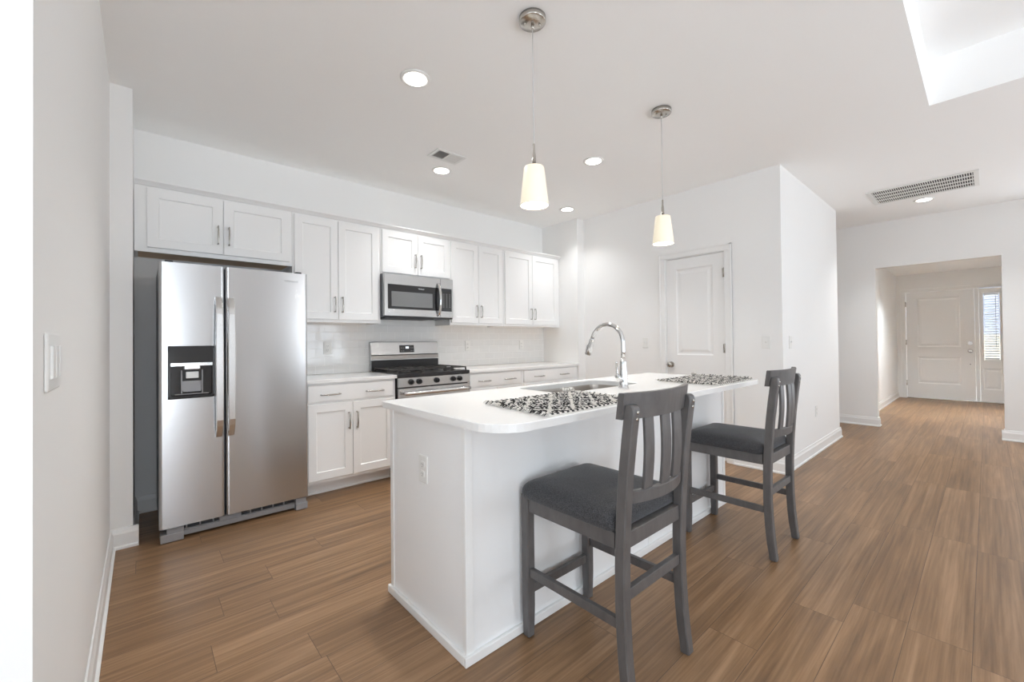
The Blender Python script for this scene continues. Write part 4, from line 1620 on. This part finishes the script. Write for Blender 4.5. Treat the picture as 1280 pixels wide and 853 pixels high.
def return_grille():
    x0, x1, y0, y1 = 5.785, 6.385, 0.028, 0.838
    z = CEIL
    root = thing('return_grille', 'long white return air grille on the hall ceiling', 'vent', ((x0 + x1) / 2, (y0 + y1) / 2, z - 0.012))
    w = 0.038
    b = MB()
    for q in ((x0, x1, y0, y0 + w), (x0, x1, y1 - w, y1), (x0, x0 + w, y0 + w, y1 - w), (x1 - w, x1, y0 + w, y1 - w)):
        b.box((q[0], q[2], z - 0.010), (q[1], q[3], z - 0.0008), 0.003)
    b.build('grille_frame', 'white_plastic', root)
    b = MB()
    for k in range(1, 4):
        x = x0 + w + (x1 - x0 - 2 * w) * k / 4
        b.box((x - 0.013, y0 + w, z - 0.009), (x + 0.013, y1 - w, z - 0.004))
    n = 44
    for k in range(n):
        y = y0 + w + (y1 - y0 - 2 * w) * (k + 0.5) / n
        b.box((x0 + w, y - 0.0030, z - 0.0085), (x1 - w, y + 0.0030, z - 0.0045))
    b.build('grille_bars', 'white_plastic', root)
    b = MB().box((x0 + w, y0 + w, z - 0.0015), (x1 - w, y1 - w, z - 0.0006))
    b.build('duct_opening', 'vent_dark', root)


ceiling_vent()
return_grille()


# ------------------------------------------------------------------ outlets and switches
def plate(name, label, cat, f, u, w, kind, gangs=1, group=None):
    pw, ph = 0.070 + 0.046 * (gangs - 1), 0.115
    root = thing(name, label, cat, f(u, w - ph / 2, 0.0), group)
    b = MB()
    b.loops([[f(*p, 0.0008) for p in rrect2(u - pw / 2, u + pw / 2, w - ph / 2, w + ph / 2, 0.004, 3)],
             [f(*p, 0.004) for p in rrect2(u - pw / 2, u + pw / 2, w - ph / 2, w + ph / 2, 0.004, 3)],
             [f(*p, 0.006) for p in rrect2(u - pw / 2 + 0.003, u + pw / 2 - 0.003, w - ph / 2 + 0.003, w + ph / 2 - 0.003, 0.003, 3)]])
    b.build('cover_plate', 'white_plastic', root)
    for g in range(gangs):
        uc = u + (g - (gangs - 1) / 2) * 0.046
        if kind == 'outlet':
            for s in (-1, 1):
                b = MB()
                wc = w + s * 0.0195
                b.loops([[f(*p, 0.0062) for p in rrect2(uc - 0.017, uc + 0.017, wc - 0.014, wc + 0.014, 0.008, 4)], [f(*p, 0.0078) for p in rrect2(uc - 0.0165, uc + 0.0165, wc - 0.0135, wc + 0.0135, 0.008, 4)]])
                r_ = b.build('receptacle', 'white_plastic', root)
                b = MB()
                fbox(b, f, uc - 0.0072, uc - 0.0050, wc - 0.003, wc + 0.006, 0.0079, 0.0082)
                fbox(b, f, uc + 0.0050, uc + 0.0072, wc - 0.002, wc + 0.006, 0.0079, 0.0082)
                fbox(b, f, uc - 0.002, uc + 0.002, wc - 0.010, wc - 0.006, 0.0079, 0.0082)
                b.build('slots', 'slot', r_)
        elif kind == 'toggle':
            b = MB()
            fbox(b, f, uc - 0.005, uc + 0.005, w - 0.012, w + 0.012, 0.0062, 0.0072)
            b.loops([rect(f, uc - 0.004, uc + 0.004, w - 0.004, w + 0.008, 0.0072), rect(f, uc - 0.003, uc + 0.003, w + 0.006, w + 0.013, 0.017)])
            b.build('toggle', 'white_plastic', root)
        else:
            b = MB()
            b.loops([rect(f, uc - 0.0165, uc + 0.0165, w - 0.033, w + 0.033, 0.0062), rect(f, uc - 0.0165, uc + 0.0165, w - 0.033, w + 0.033, 0.0085), rect(f, uc - 0.015, uc + 0.015, w - 0.031, w + 0.031, 0.0105)])
            b.build('rocker', 'white_plastic', root)
    return root


ft = fm_back(YB - 0.009)
plate('wall_outlet', 'white outlet on the tiles between the refrigerator and the range', 'outlet', ft, 1.275, 1.150, 'outlet')
plate('wall_outlet', 'white outlet on the tiles just right of the range backguard', 'outlet', ft, 2.840, 1.150, 'outlet')
plate('wall_outlet', 'white outlet on the tiles near the far right corner', 'outlet', ft, 3.690, 1.150, 'outlet')
plate('wall_outlet', 'white outlet on the left end panel of the island', 'outlet', fm_px(IX0 + 0.004), 1.592, 0.655, 'outlet')
plate('wall_outlet', 'white outlet low on the hall wall above the baseboard', 'outlet', fm_back(YH), 5.28, 0.435, 'outlet')
plate('light_switch', 'three-gang white switch plate on the left wall nearest the camera', 'switch', fm_left(-0.14), 1.27, 1.160, 'rocker', 3)
plate('light_switch', 'white toggle switch on the wall between the faucet and the pantry door', 'switch', fm_px(XP), 2.540, 1.165, 'toggle')
plate('light_switch', 'white toggle switch between the pantry door and the wall corner', 'switch', fm_px(XP), 1.325, 1.162, 'toggle', 1)
plate('light_switch', 'white toggle switch around the corner on the hall wall', 'switch', fm_back(YH), 4.45, 1.160, 'toggle')
